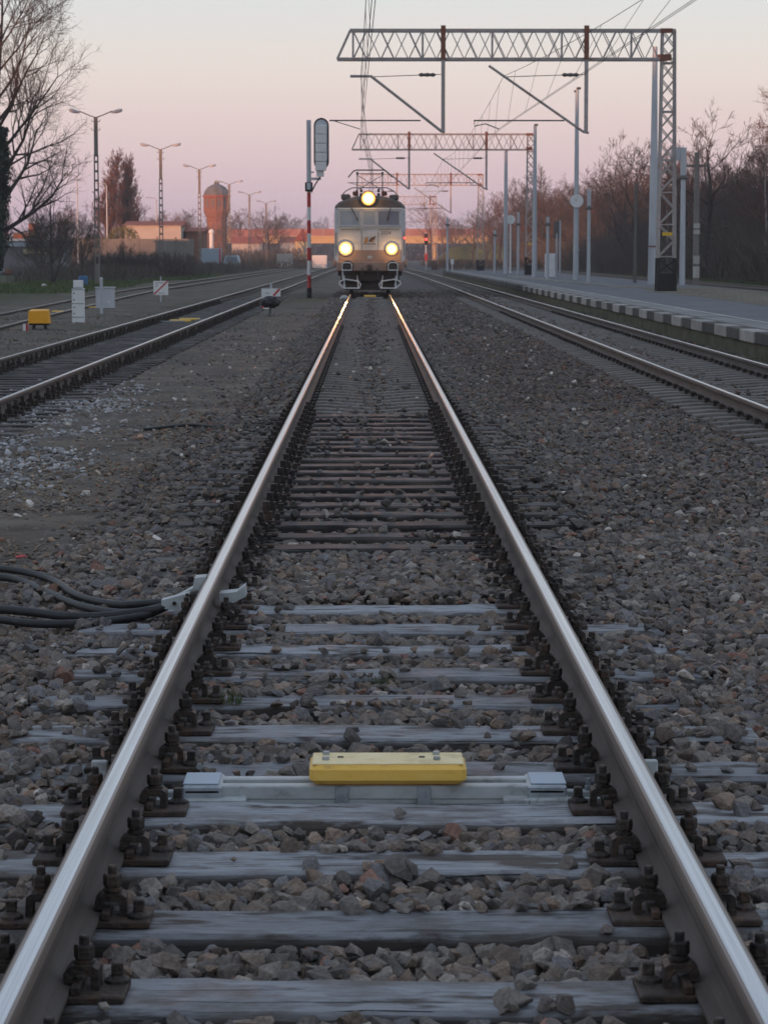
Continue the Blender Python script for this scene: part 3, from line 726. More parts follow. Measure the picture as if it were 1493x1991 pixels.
X, Y = jgrid(-5.2, -1.9, 17.5, 36, 0.05); k = view(X,Y,0.3); X, Y = X[k], Y[k]
cen = -3.75 + 0.35*np.sin(Y*0.5); wdt = 0.75-np.abs(Y-25)/22
nn = lowf(X,Y,0.8,12.0)+0.6*lowf(X,Y,2.4,3.0)
core = np.exp(-((X-(-3.55-(Y-24)*0.03))/0.75)**2)*np.clip(1.4-np.abs(Y-24.5)/8,0,1)
k = (nr.random(len(X)) < core*(0.75+1.3*nn)) & (np.abs(X+3.85) > 0.11); X, Y = X[k], Y[k]
F = np.stack([X,Y,-0.204+nr.uniform(-0.01,0.012,len(X))],1)
stones('pale_stones', F, 0.027, 'whitish bluish stones dumped beside the left siding rail', pal=WPAL, pw=WPW, flat=0.75)
# a few bright pebbles
X = nr.uniform(-3.2,3.2,170); Y = nr.uniform(6,60,170); k = view(X,Y,0.2) & (np.abs(np.abs(X)-G2) > 0.12); X, Y = X[k], Y[k]
stones('white_pebbles', np.stack([X,Y,np.full(len(X),-0.182)],1), 0.028, 'single white pebbles lying about the ballast', pal=np.array([(0.55,0.54,0.52),(0.45,0.30,0.24),(0.5,0.47,0.42)]), pw=np.array([0.6,0.15,0.25]))
X, Y = jgrid(-1.45, 1.45, 64, 128, 0.12); k = (np.abs(np.abs(X)-G2) > 0.08); X, Y = X[k], Y[k]
ph = np.abs(((Y-MAIN_CONC0)/0.63+0.5) % 1 - 0.5)*0.63
k = (ph > 0.09) | (np.abs(X) > 0.86); X, Y = X[k], Y[k]
stones('ballast_gravel', np.stack([X,Y,np.where(np.abs(X) < 0.86,-0.21,-0.18)+nr.uniform(-0.012,0.012,len(X))],1), 0.045, 'far ballast just in front of the train', dark=0.78, flat=0.7)

# ------------------------------------------------------------------ platform
pf = tag(empty('platform', (0,0,0), 'low asphalt platform with alternating pale and dark edge blocks', 'platform'), kind='structure')
PZ = 0.25; P0, P1 = 36.0, 214.0
def pedge(y): return 6.3 - max(0, y-140)*0.0045
m = MB()
seg = [P0, 60, 97, 140, 180, P1]
for a, b in zip(seg[:-1], seg[1:]):
    m.add([(pedge(a)+0.9,a,PZ),(13.2,a,PZ),(13.2,b,PZ),(pedge(b)+0.9,b,PZ)], [(0,1,2,3)])
    m.add([(13.2,a,PZ),(13.2,a,-0.3),(13.2,b,-0.3),(13.2,b,PZ)], [(0,1,2,3)])
m.add([(pedge(P1)+0.1,P1,PZ),(13.2,P1,PZ),(13.2,P1,-0.3),(pedge(P1)+0.1,P1,-0.3)], [(0,1,2,3)])
m.build('asphalt_surface', M['asphalt'], pf)
m = MB()
for a, b in zip(seg[:-1], seg[1:]):
    m.add([(pedge(a)+0.12,a,-0.3),(pedge(b)+0.12,b,-0.3),(pedge(b)+0.12,b,0.07),(pedge(a)+0.12,a,0.07)], [(0,1,2,3)])
m.build('retaining_wall', M['mossy'], pf)
sl = MB(); sl.box((0.62,0,0.21), (0.60,1.62,0.08), bev=0.008); SLAB = sl.mesh('edge_slab', M['slab'])
bl = MB(); bl.box((0.14,0,0.130), (0.30,1.60,0.200), bev=0.012); BL = bl.mesh('edge_block', M['block_light'])
bl = MB(); bl.box((0.155,0,0.128), (0.30,1.63,0.196), bev=0.012); BD = bl.mesh('edge_block', M['block_dark'])
y = P0+0.85; i = 0
while y < P1-0.8:
    j = rng.uniform(-0.012,0.012)
    link('edge_slab', SLAB, pf, (pedge(y)+j, y, rng.uniform(-0.006,0.006)), rng.uniform(-0.004,0.004))
    link('edge_block', BL if (i % 2 == 0 and y < 108) else BD, pf, (pedge(y)+0.03+j, y, 0.001))
    y += 1.65; i += 1
m = MB(); pts = [(pedge(t)+0.98+0.03*noise.noise(Vector((t*0.4,0,0))), t) for t in np.arange(P0, P1, 1.5)]
for a, b in zip(pts[:-1], pts[1:]):
    wd = 0.05
    m.add([(a[0]-wd,a[1],PZ+0.004),(a[0]+wd,a[1],PZ+0.004),(b[0]+wd,b[1],PZ+0.004),(b[0]-wd,b[1],PZ+0.004)], [(0,1,2,3)])
m.build('safety_line', M['line'], pf)
m = MB()
for a, b in (((8.1,150.0),(9.6,100.0)), ((9.6,100.0),(10.4,97.5))):
    m.bar((a[0],a[1],PZ+0.02), (b[0],b[1],PZ+0.02), 0.12, 0.12)
m.build('kerb_strip', M['block_light'], pf)
m = MB(); m.box((13.28,(40+P1)/2,0.06), (0.15,P1-40,0.42)); m.build('rear_kerb', M['slab'], pf)
# worn earth around the gantry foot on the platform
m = MB(); c = [(9.75,40),(13.15,40),(13.15,101),(12.0,100.5),(10.8,98.5),(10.0,95),(9.7,88),(9.85,78),(9.7,62)]
m.add([(x,y,PZ+0.006) for x, y in c], [tuple(range(len(c)))])
tag(m.build('earth_patch', mat('bare_earth', [(0.07,0.075,0.035),(0.14,0.12,0.085),(0.18,0.16,0.125)], (0.5,0.5,1), rough=0.95, bump=0.4, bscale=(6,6,6), coord='Object')), 'worn grassy earth around the lattice mast on the platform', 'ground', kind='structure')
# path strip beyond the platform
m = MB(); m.box((15.4,120,-0.22), (1.6,150,0.06)); tag(m.build('path', M['slab']), 'narrow paved path between platform and far track', 'path', kind='structure')

# ------------------------------------------------------------------ magnet between the rails
SZ = SL_TOP
mg = empty('track_magnet', (-0.012,7.80,-0.046), 'yellow track magnet on grey-white beams across the near sleepers', 'track magnet')
def B_(name, c, sz, mt, par=mg, bev=0.004, rz=0): 
    m = MB(); m.box(c, sz, rz=rz, bev=bev); return m.build(name, mt, par)
bx = B_('magnet_box', (0.04,0.0,-0.049), (0.478,0.20,0.060), [M['yellow']], bev=0.014)
lid = MB(); lid.box((0.04,0.0,-0.0175), (0.462,0.174,0.006), bev=0.0025); lid.build('lid', M['yellow_pale'], bx)
for px in (-0.15, 0.19):
    for py in (-0.03, 0.055):
        m = MB(); m.lathe([(0.011,-0.0145),(0.011,-0.006),(0.009,-0.004)], (px,py,0), 6); m.build('bolt', M['zinc'], bx)
for px in (-0.105, 0.145):
    m = MB(); m.box((px,0.01,-0.0135), (0.018,0.012,0.004)); m.build('slot_plug', M['rubber'], bx)
for py in (-0.052, 0.055):
    B_('cross_beam', (0.0,py,-0.108), (0.98,0.045,0.044), M['white_paint'])
    B_('beam_lip', (0.0,py-0.016,-0.128), (0.98,0.006,0.03), M['white_paint'], bev=0.0)
for px in (-0.10, 0.15):
    B_('hanger', (px,-0.076,-0.125), (0.04,0.008,0.07), M['zinc'], bev=0.001)
for s in (-1,1):
    B_('end_bracket', (s*0.525,0.0,-0.103), (0.118,0.20,0.040), M['zinc'], bev=0.005)
    B_('bracket_cover', (s*0.53,0.01,-0.0805), (0.108,0.17,0.004), M['blue_pale'], bev=0.001)
    B_('bracket_foot', (s*0.49,-0.085,-0.128), (0.20,0.09,0.022), M['white_paint'], bev=0.004)
    B_('bracket_seam', (s*0.525,-0.097,-0.1), (0.10,0.006,0.006), M['zinc'], bev=0.0)
    B_('clamp_bar', (s*0.645,0.03,-0.132), (0.16,0.035,0.022), M['white_paint'], bev=0.004)
    B_('clamp_bar', (s*0.64,-0.06,-0.138), (0.13,0.03,0.022), M['zinc'], bev=0.004)
    B_('foot_clamp', (s*0.70,0.03,-0.122), (0.05,0.06,0.03), M['white_paint'], bev=0.006)
    B_('outer_plate', (s*0.85,0.045,-0.085), (0.05,0.025,0.11), M['white_paint'], bev=0.004)
    m = MB(); m.lathe([(0.012,-0.12),(0.012,-0.108),(0.007,-0.107),(0.007,-0.085)], (s*0.66,0.03,0), 6); m.build('bolt', M['zinc'], mg)
    m = MB(); m.lathe([(0.010,-0.1005),(0.010,-0.106)], (s*0.525,-0.1,-0.0), 6, axis='y'); m.build('bolt', M['zinc'], mg)

# ------------------------------------------------------------------ cable bond on the left rail
cl = empty('rail_clamp', (-G2,11.70,-0.012), 'grey-white cable clamp gripping the left rail', 'clamp'); cl.scale = (0.85,0.85,0.85)
def C_(name, pts, y0, y1, mt):
    m = MB(); m.extr(pts, y0, y1, 'y'); return m.build(name, mt, cl)
C_('outer_jaw', [(-0.26,-0.13),(-0.26,-0.085),(-0.12,-0.05),(-0.045,-0.045),(-0.045,-0.12),(-0.10,-0.145)], -0.10, 0.0, M['white_paint'])
C_('outer_jaw', [(-0.22,-0.10),(-0.10,-0.035),(-0.09,0.02),(-0.03,0.025),(-0.03,-0.06),(-0.16,-0.13)], 0.03, 0.16, M['white_paint'])
C_('inner_jaw', [(0.045,-0.06),(0.14,-0.05),(0.185,-0.015),(0.19,-0.075),(0.12,-0.11),(0.05,-0.115)], -0.02, 0.12, M['white_paint'])
C_('clamp_body', [(-0.12,-0.19),(-0.12,-0.145),(0.16,-0.14),(0.16,-0.18)], -0.05, 0.10, M['iron'])
for px, pz in ((-0.19,-0.10),(-0.12,-0.055)):
    m = MB(); m.lathe([(0.011,-0.102),(0.011,-0.115)], (px,0,pz), 6, axis='y'); m.build('bolt', M['iron'], cl)
m = MB(); m.box((-0.085,-0.06,-0.075), (0.06,0.09,0.07), bev=0.012); m.build('clamp_nut', M['iron'], cl)
def cable(label, P, r=0.019):
    m = MB(); m.path(catmull(P, 7), r, 8); tag(m.build('cable', M['rubber'], smooth=True), label, 'cable')
cable('upper black cable curving down from the left to the rail clamp', [(-2.6,13.6,-0.15),(-2.2,13.3,-0.125),(-1.85,13.05,-0.12),(-1.62,12.75,-0.13),(-1.42,12.2,-0.14),(-1.2,11.85,-0.135),(-1.02,11.72,-0.11),(-0.96,11.70,-0.105)])
cable('black cable running just below the upper one to the clamp', [(-2.6,13.35,-0.155),(-2.15,13.05,-0.145),(-1.82,12.85,-0.14),(-1.6,12.4,-0.15),(-1.38,11.95,-0.155),(-1.18,11.68,-0.15),(-1.02,11.62,-0.13),(-0.95,11.64,-0.115)])
cable('low black cable lying almost straight on the sleeper ends at left', [(-2.5,12.0,-0.16),(-2.1,11.85,-0.15),(-1.7,11.75,-0.145),(-1.35,11.55,-0.15),(-1.1,11.6,-0.14),(-0.96,11.66,-0.118)], 0.021)
cable('lowest black cable looping over stones at left edge', [(-2.6,11.75,-0.165),(-2.1,11.62,-0.155),(-1.75,11.5,-0.15),(-1.5,11.36,-0.155),(-1.25,11.45,-0.16),(-1.05,11.6,-0.15),(-0.97,11.66,-0.125)], 0.019)
m = MB(); m.path(catmull([(-2.2,24.8,-0.19),(-1.8,25.2,-0.175),(-1.5,25.0,-0.18),(-1.2,25.15,-0.178),(-0.95,25.0,-0.185)],6), 0.016, 6)
tag(m.build('cable', M['rubber'], smooth=True), 'thin dark cable lying on the dirt left of the tarred sleepers', 'cable')

# ------------------------------------------------------------------ train
T = empty('train', (0.0,101.0,0), 'pale grey electric train head-on with three lit headlights', 'train')
W = 1.385
m = MB()                                             # body shell: side walls, curved front, roof line
LEN = 17.0
def ring(y, wx, zt):
    return [(-wx,y,1.27),(-wx,y,zt-0.1),(-wx+0.06,y,zt),(wx-0.06,y,zt),(wx,y,zt-0.1),(wx,y,1.27)]
rg = [ring(0.0,W-0.16,3.30), ring(0.05,W-0.06,3.33), ring(0.22,W,3.36), ring(LEN-0.2,W,3.36), ring(LEN,W-0.16,3.3)]
for r_ in rg: m.v += r_
for i in range(len(rg)-1):
    for j in range(6): m.f.append((i*6+j,i*6+(j+1)%6,i*6+6+(j+1)%6,i*6+6+j)); m.m.append(0)
m.f.append(tuple(range(6))); m.f.append(tuple(range(len(rg)*6-6, len(rg)*6))); m.m += [0,0]
body = m.build('body', M['loco_grey'], T)
def front(name, x0, x1, z0, z1, mt, y=-0.012, th=0.03, par=body, bev=0.008):
    m = MB(); m.box(((x0+x1)/2, y, (z0+z1)/2), (x1-x0, th, z1-z0), bev=bev); return m.build(name, mt, par)
front('lower_band', -W+0.17, W-0.17, 1.27, 1.70, M['loco_red'], y=-0.006)
front('waist_trim', -W+0.17, W-0.17, 2.545, 2.585, M['white_paint'], y=-0.008, bev=0.0)
front('cornice', -W+0.10, W-0.10, 3.27, 3.335, M['white'], y=-0.02, th=0.06)
for nm, x0, x1, mt in (('left', -1.17,-0.40,'glass_blue'), ('mid', -0.26,0.21,'glass_blue'), ('right', 0.33,1.14,'glass')):
    fr = MB()
    for (a,b,c,d) in ((x0-0.045,x1+0.045,3.205,3.25),(x0-0.045,x1+0.045,2.63,2.675),(x0-0.045,x0,2.675,3.205),(x1,x1+0.045,2.675,3.205)):
        fr.box(((a+b)/2,-0.014,(c+d)/2), (b-a,0.03,d-c))
    f = fr.build('window', M['loco_grey'], T)
    p_ = MB(); p_.box(((x0+x1)/2,-0.004,2.94), (x1-x0,0.012,0.53)); p_.build('pane', M[mt], f)
for px, dx in ((-0.72,0.22),(0.80,-0.10)):
    m = MB(); m.tube((px,-0.05,3.34),(px+dx,-0.05,2.92),0.02,0.018,6); m.box((px+dx,-0.05,2.90),(0.05,0.02,0.12)); m.build('wiper', M['loco_under'], T)
# roof
m = MB(); prof = [(-W,3.34),(-W*0.98,3.42),(-W*0.88,3.56),(-W*0.66,3.70),(-W*0.34,3.80),(0,3.83),(W*0.34,3.80),(W*0.66,3.70),(W*0.88,3.56),(W*0.98,3.42),(W,3.34)]
np_ = len(prof)
for y, k_ in ((0.0,0.93),(0.12,0.985),(0.35,1.0),(LEN-0.3,1.0),(LEN,0.95)):
    m.v += [(x*k_, y, 3.34+(z-3.34)*(k_ if y > 0.05 else 0.72)) for x, z in prof]
for i in range(4):
    for j in range(np_-1): m.f.append((i*np_+j,i*np_+j+1,i*np_+np_+j+1,i*np_+np_+j)); m.m.append(0)
m.f.append(tuple(range(np_))); m.f.append(tuple(range(4*np_,5*np_))); m.m += [0,0]
roof = m.build('roof', M['loco_roof'], T, smooth=False)
for s, z0 in ((-1,3.78),(1,3.76)):
    m = MB(); m.box((s*0.95,1.2,z0), (0.36,1.6,0.20), bev=0.04); m.build('resistor_box', M['loco_roof'], roof)
    m = MB(); m.box((s*0.60,1.6,3.93), (0.16,0.9,0.16), bev=0.03)
    for q in range(3): m.lathe([(0.05,3.84),(0.075,3.88),(0.05,3.92),(0.075,3.96),(0.05,4.0),(0.03,4.05)], (s*0.52,1.0+q*0.5,0), 8)
    m.build('insulator', M['rust_paint'], roof)
m = MB(); m.path(catmull([(-1.08,0.9,3.82),(-0.98,0.9,3.98),(-0.72,0.9,4.12),(-0.5,0.9,4.14),(0.5,0.9,4.14),(0.72,0.9,4.12),(0.98,0.9,3.96),(1.06,0.9,3.8)],5), 0.022, 6); m.build('roof_rail', M['pole_dark'], roof)
pan = MB()                                           # lowered diamond pantograph
py = 2.2
for s in (-1,1):
    pan.tube((s*0.52,py-0.7,4.02),(s*0.52,py+0.7,4.02),0.025,n=6)
    pan.tube((s*0.50,py-0.7,4.02),(s*0.50,py-0.25,4.72),0.02,n=6)
    pan.tube((s*0.50,py+0.7,4.02),(s*0.50,py+0.25,4.72),0.02,n=6)
    pan.tube((s*0.50,py-0.68,4.06),(-s*0.50,py-0.3,4.66),0.014,n=6)
    pan.box((s*0.50,py,4.74), (0.09,0.5,0.10))
pan.tube((-0.5,py-0.25,4.72),(0.5,py-0.25,4.72),0.018,n=6)
for q in (-0.22,0.22):
    pan.path(catmull([(-0.86,py+q,4.58),(-0.72,py+q,4.75),(-0.58,py+q,4.86),(-0.3,py+q,4.87),(0.3,py+q,4.87),(0.58,py+q,4.86),(0.72,py+q,4.75),(0.88,py+q,4.6)],4), 0.022, 6)
pan.build('pantograph', M['pole_dark'], T)
# headlights
for nm, x, z, rr in (('l',-0.95,1.76,0.165), ('r',0.85,1.74,0.145), ('t',-0.06,3.70,0.175)):
    h = MB(); y0 = -0.03 if nm != 't' else -0.06
    h.lathe([(rr*1.72,y0+0.28 if nm == 't' else y0+0.02),(rr*1.72,y0-0.02),(rr*1.68,y0-0.04),(rr*1.6,y0-0.045)], (x,0,z), 28, axis='y')
    hl = h.build('headlight', M['loco_grey'] if nm != 't' else M['loco_roof'], T)
    m = MB(); m.lathe([(rr*1.60,y0-0.040),(rr*1.36,y0-0.050),(rr*1.36,y0-0.044)], (x,0,z), 28, axis='y'); m.build('outer_halo', M['halo_outer'], hl)  # painted halo: rings dimming outward in place of bloom
    m = MB(); m.lathe([(rr*1.355,y0-0.045),(rr*1.12,y0-0.060),(rr*1.12,y0-0.050)], (x,0,z), 28, axis='y'); m.build('mid_halo', M['halo_ring'], hl)
    m = MB(); m.lathe([(rr*1.11,y0-0.055),(rr*0.86,y0-0.068),(rr*0.86,y0-0.058)], (x,0,z), 28, axis='y'); m.build('inner_halo', M['halo_inner'], hl)
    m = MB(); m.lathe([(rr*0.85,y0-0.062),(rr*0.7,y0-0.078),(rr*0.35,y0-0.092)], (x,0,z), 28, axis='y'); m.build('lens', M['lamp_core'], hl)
    ld = bpy.data.lights.new('headlight_beam', 'SPOT'); ld.energy = 2400; ld.color = (1.0,0.33,0.07); ld.spot_size = R(9); ld.spot_blend = 0.9; ld.shadow_soft_size = rr*0.8
    lo = bpy.data.objects.new('headlight_beam', ld); COL.objects.link(lo); lo.parent = T; lo.location = (x, y0-0.14, z); lo.rotation_euler = (R(90-2.0),0,math.pi)
    gd = bpy.data.lights.new('added_halo_light', 'POINT'); gd.energy = 11; gd.color = (1.0,0.50,0.14); gd.shadow_soft_size = 0.05  # added lamp ahead of the lens, throws a halo on the train front
    go_ = bpy.data.objects.new('added_halo_light', gd); COL.objects.link(go_); go_.parent = T; go_.location = (x, y0-0.26, z)
m = MB(); m.lathe([(0.04,0.0),(0.04,-0.05),(0.02,-0.06)], (1.36,0.05,2.17), 12, axis='y'); m.build('red_marker_lamp', M['red_lamp'], T)
# emblem and number
m = MB(); y0 = -0.03
m.add([(-0.25,y0,1.98),(-0.16,y0,2.20),(-0.10,y0,2.22),(-0.08,y0,1.98)], [(0,3,2,1)]); m.add([(-0.06,y0,2.02),(0.02,y0,2.16),(0.24,y0,2.26),(0.16,y0,2.08),(0.10,y0,2.02)], [(0,4,3,2,1)], 1)
m.add([(0.05,y0-0.004,2.0),(0.10,y0-0.004,2.12),(0.16,y0-0.004,2.0)], [(0,2,1)])
m.add([(-0.27,y0,1.92),(-0.27,y0,1.955),(0.22,y0,1.955),(0.22,y0,1.92)], [(0,3,2,1)], 1)
m.build('emblem', [M['orange'], M['brown_mark']], body)
front('emblem_panel', -0.30, 0.28, 1.86, 2.44, M['loco_grey'], y=-0.010, th=0.028)
def text(s, size, mt, parent, loc, rot=(R(90),0,0), name='lettering'):
    cu = bpy.data.curves.new('lettering','FONT'); cu.body = s; cu.size = size; cu.extrude = 0.002; cu.align_x = 'CENTER'
    o = bpy.data.objects.new('tmp', cu); COL.objects.link(o)
    bpy.context.view_layer.update()
    me = bpy.data.meshes.new_from_object(o.evaluated_get(bpy.context.evaluated_depsgraph_get()))
    bpy.data.objects.remove(o); me.materials.clear(); me.materials.append(mt)
    q = link(name, me, parent, loc); q.rotation_euler = rot; return q
text('2024', 0.20, M['pole_dark'], body, (0.62,-0.004,2.30))
front('number_plate', -0.10, 0.10, 1.37, 1.47, M['white_paint'], y=-0.03, th=0.012, par=T)
# buffer beam, buffers, coupler, steps
m = MB(); m.box((0,-0.02,1.07), (2.62,0.34,0.38), bev=0.03); bb = m.build('buffer_beam', M['loco_red'], T)
for s in (-1,1):
    m = MB(); m.lathe([(0.13,-0.18),(0.13,-0.35),(0.10,-0.36),(0.10,-0.55),(0.24,-0.56),(0.24,-0.60),(0.12,-0.62)], (s*0.875,0,1.06), 20, axis='y'); m.build('buffer', M['loco_under'], T)
    up = [(s*(0.70+0.02),-0.66,0.92),(s*0.70,-0.66,1.12),(s*0.78,-0.66,1.21),(s*1.0,-0.66,1.21),(s*1.08,-0.66,1.14),(s*1.08,-0.66,0.92)]
    lo_ = [(s*0.36,-0.5,0.36),(s*0.44,-0.5,0.49),(s*0.98,-0.5,0.57),(s*1.17,-0.5,0.48),(s*1.20,-0.5,0.38),(s*1.0,-0.5,0.22),(s*0.42,-0.5,0.22)]
    m = MB(); m.path(up, 0.024, 6, closed=True); m.path(lo_, 0.028, 6, closed=True); m.tube((s*1.06,-0.64,0.95),(s*1.05,-0.5,0.54),0.026,n=6)
    m.tube((s*1.0,-0.5,0.24),(s*1.0,0.0,0.7),0.02,n=6); m.tube((s*0.45,-0.5,0.24),(s*0.5,0.0,0.7),0.02,n=6); m.tube((s*1.0,-0.66,1.2),(s*1.0,-0.1,1.22),0.02,n=6)
    m.build('shunter_step', M['white'], T)
    m = MB(); m.box((s*1.40,0.3,1.18), (0.12,0.5,0.30), bev=0.03); m.build('corner_step', M['loco_red'], T)
m = MB(); m.box((-0.02,-0.25,1.03), (0.20,0.4,0.24), bev=0.04); m.path([(-0.02,-0.5,1.1),(-0.08,-0.55,0.95),(-0.02,-0.56,0.82),(0.06,-0.55,0.95),(-0.02,-0.5,1.1)], 0.03, 6); m.build('coupler', M['loco_under'], T)
m = MB(); m.box((0,0.35,0.68), (2.3,0.5,0.42), bev=0.03); m.box((0,0.5,0.32), (1.9,0.3,0.36), bev=0.02); m.build('snow_guard', M['loco_under'], T)
m = MB(); m.box((0,LEN/2,0.98), (2.5,LEN-0.6,0.58)); m.build('underframe', M['loco_under'], T)
for by in (3.2, LEN-3.2):
    m = MB(); m.box((0,by,0.62), (2.3,4.2,0.5), bev=0.05); bo = m.build('bogie', M['loco_under'], T)
    for wy in (-1.5,1.5):
        for s in (-1,1):
            m = MB(); m.lathe([(0.62,s*0.68),(0.62,s*0.72),(0.58,s*0.73),(0.58,s*0.80),(0.2,s*0.82)], (0,by+wy,0.585), 20, axis='x'); m.build('wheel', M['iron'], bo)
for s in (-1,1):
    m = MB(); m.path(catmull([(s*0.30,-0.20,0.98),(s*0.31,-0.36,0.80),(s*0.27,-0.38,0.58),(s*0.22,-0.30,0.50)],4), 0.03, 6); m.build('air_hose', M['rubber'], T)
    m = MB(); m.path([(s*1.12,-0.02,2.50),(s*1.12,-0.07,2.50),(s*0.36,-0.07,2.50),(s*0.36,-0.02,2.50)], 0.014, 5); m.build('handrail', M['pole_dark'], T)
    m = MB(); m.path([(s*1.26,0.1,1.45),(s*1.33,0.02,1.5),(s*1.33,0.02,2.35),(s*1.26,0.1,2.4)], 0.014, 5); m.build('handrail', M['pole_dark'], T)
    m = MB(); m.box((s*0.325,-0.004,2.05),(0.014,0.012,0.74)); m.build('panel_seam', M['pole_dark'], body)
    m = MB(); m.lathe([(0.03,3.95),(0.05,3.97),(0.05,4.06),(0.02,4.1)],(s*0.34,0.6,0),8); m.box((s*0.34,0.35,3.86),(0.12,0.3,0.1)); m.build('horn', M['loco_under'], roof)
# second magnet just ahead of the train
q = empty('track_magnet', (0,98.3,0), 'small yellow magnet between the rails right before the train', 'track magnet')
m = MB(); m.box((0,0,-0.05), (0.46,0.2,0.07), bev=0.012); m.build('magnet_box', M['yellow'], q)
m = MB(); m.box((0,-0.05,-0.115), (1.0,0.04,0.04)); m.build('cross_beam', M['zinc'], q)
m = MB(); m.box((0,0.06,-0.115), (1.0,0.04,0.04)); m.build('cross_beam', M['zinc'], q)

# ------------------------------------------------------------------ catenary gantries
def gantry(loc, label):
    g = empty('catenary_gantry', loc, label, 'gantry', 'lattice gantries over the tracks')
    gx = -loc[0]                                     # boom spans over the tracks: local x, tower at 0
    zt, zb = 8.96, 7.98; xl0, xl1, xr = -11.43, -10.98, 0.22
    tw = empty_part('tower', g)
    for sx in (-1,1):
        for sy in (-1,1):
            m = MB(); m.bar((sx*0.30,sy*0.30,0.0),(sx*0.21,sy*0.21,zt),0.07,0.07); m.build('chord', M['steel_paint'], tw)
    n = 14
    for i in range(n):
        z0 = 1.2+i*(zt-1.2)/n; z1 = 1.2+(i+1)*(zt-1.2)/n; w0 = 0.29-0.08*z0/zt; w1 = 0.29-0.08*z1/zt
        for sy in (-1,1):
            if i < 5:
                a = 1 if i % 2 else -1
                m = MB(); m.bar((a*w0,sy*w0,z0),(-a*w1,sy*w1,z1),0.035,0.02); m.build('lacing_bar', M['steel_paint'], tw)
                if i % 2 == 0: m = MB(); m.bar((-w0,sy*w0,z0),(w0,sy*w0,z0),0.035,0.02); m.build('lacing_bar', M['steel_paint'], tw)
            else:
                m = MB(); m.bar((-w0,sy*w0,z0),(w1,sy*w1,z1),0.035,0.02); m.bar((w0,sy*w0,z0),(-w1,sy*w1,z1),0.035,0.02)
                if i % 3 == 0: m.bar((-w0,sy*w0,z0),(w0,sy*w0,z0),0.06,0.02)
                m.build('lacing_bar', M['steel_paint'], tw)
    m = MB()
    for sx in (-1,1):
        for sy in (-1,1): m.bar((sx*0.305,sy*0.305,-0.02),(sx*0.292,sy*0.292,1.15),0.09,0.09)
    m.box((0,0,0.32),(0.62,0.62,0.62),bev=0.02); m.bar((-0.3,-0.3,0.65),(0.3,-0.3,1.1),0.06,0.03); m.bar((0.3,-0.3,0.65),(-0.3,-0.3,1.1),0.06,0.03)
    m.build('black_base', M['black'], g)
    m = MB(); m.box((0,-0.31,1.98),(0.34,0.02,0.12)); m.build('warning_plate', M['yellow_sign'], g)
    bo = empty_part('boom', g)
    for sy in (-1,1):
        m = MB(); m.bar((xl1,sy*0.28,zt),(xr,sy*0.28,zt),0.09,0.07); m.build('chord', M['steel_paint'], bo)
        m = MB(); m.bar((xl0,sy*0.28,zb),(0.0,sy*0.28,zb),0.09,0.07); m.build('chord', M['steel_paint'], bo)
        m = MB(); m.bar((xl0,sy*0.28,zb),(xl1,sy*0.28,zt),0.06,0.05); m.build('end_bar', M['steel_paint'], bo)
    nx_ = 22; x0 = xl1+0.10; x1 = -0.35; st = (x1-x0)/nx_
    lb = MB(); lb.bar((0,0,zb),(st*0.97,0,zt),0.032,0.02); lb.bar((st*0.97,0,zb),(0,0,zt),0.032,0.02); LB = lb.mesh('lacing_bar', M['steel_paint'])
    vb = MB(); vb.bar((0,0,zb),(0,0,zt),0.07,0.05); VB = vb.mesh('vertical_bar', M['steel_paint'])
    for i in range(nx_):
        link('lacing_bar', LB, bo, (x0+i*st,-0.28,0)); 
        if i % 2 == 0: link('lacing_bar', LB, bo, (x0+i*st,0.28,0))
        if i % 5 == 0: link('vertical_bar', VB, bo, (x0+i*st,-0.28,0))
    for xx in (xl0,-8.5,-5.5,-2.5):
        m = MB(); m.bar((xx,-0.28,zb),(xx+1.0,0.28,zb),0.03,0.03); m.build('cross_bar', M['steel_paint'], bo)
    m = MB(); m.box((-0.10,-0.30,zt-0.02),(0.42,0.05,0.16)); m.box((-0.12,-0.30,zb+0.05),(0.40,0.05,0.22)); m.build('gusset_plate', M['rust_paint'], bo)
    for px, L_ in ((2.52+gx,1), (7.45+gx,0)):
        dp = MB(); dp.bar((px,-0.34,5.45),(px,-0.34,zt+0.12),0.13,0.13); d_ = dp.build('drop_post', M['steel_paint'], g)
        m = MB(); m.bar((px,-0.345,zb-0.03),(px,-0.345,zt+0.15),0.16,0.16); m.build('post_sleeve', M['rust_paint'], d_)
        m = MB()
        if L_:
            m.path([(px+0.05,-0.36,5.47),(px-0.05,-0.36,5.50),(0.04+gx,-0.36,7.38),(-0.68+gx,-0.36,7.38)], 0.05, 7)
        else:
            m.path([(px+0.1,-0.36,5.45),(px-0.08,-0.36,5.48),(4.09+gx,-0.36,7.74)], 0.045, 7)
        m.build('cantilever_arm', M['steel_paint'], g)
        m = MB(); xe = (0.04 if L_ else 4.62)+gx; m.tube((xe,-0.36,7.36),(px,-0.36,7.45),0.014,n=5); m.lathe([(0.02,-0.3),(0.07,-0.22),(0.05,-0.1),(0.07,0.0),(0.05,0.1),(0.07,0.22),(0.02,0.3)], (px-0.55,-0.36,7.43), 8, axis='x'); m.build('tie_rod', M['pole_dark'], g)
        m = MB(); xa = (1.75 if L_ else 6.7)+gx; xb = (-1.4 if L_ else 3.58)+gx
        m.tube((xa,-0.38,5.87),(xb,-0.38,5.87),0.028,n=6)
        if L_: m.tube((xb+0.15,-0.38,5.86),(-0.35+gx,-0.38,5.58),0.015,n=5)
        else: m.path([(xb+0.02,-0.38,5.87),(xb+0.02,-0.38,5.68),(xb+0.4,-0.38,5.76),(4.45+gx,-0.38,5.58)], 0.02, 5)
        m.build('steady_arm', M['pole_dark'], g)
    return g
def empty_part(name, parent):
    o = bpy.data.objects.new(name, None); COL.objects.link(o); o.parent = parent; return o
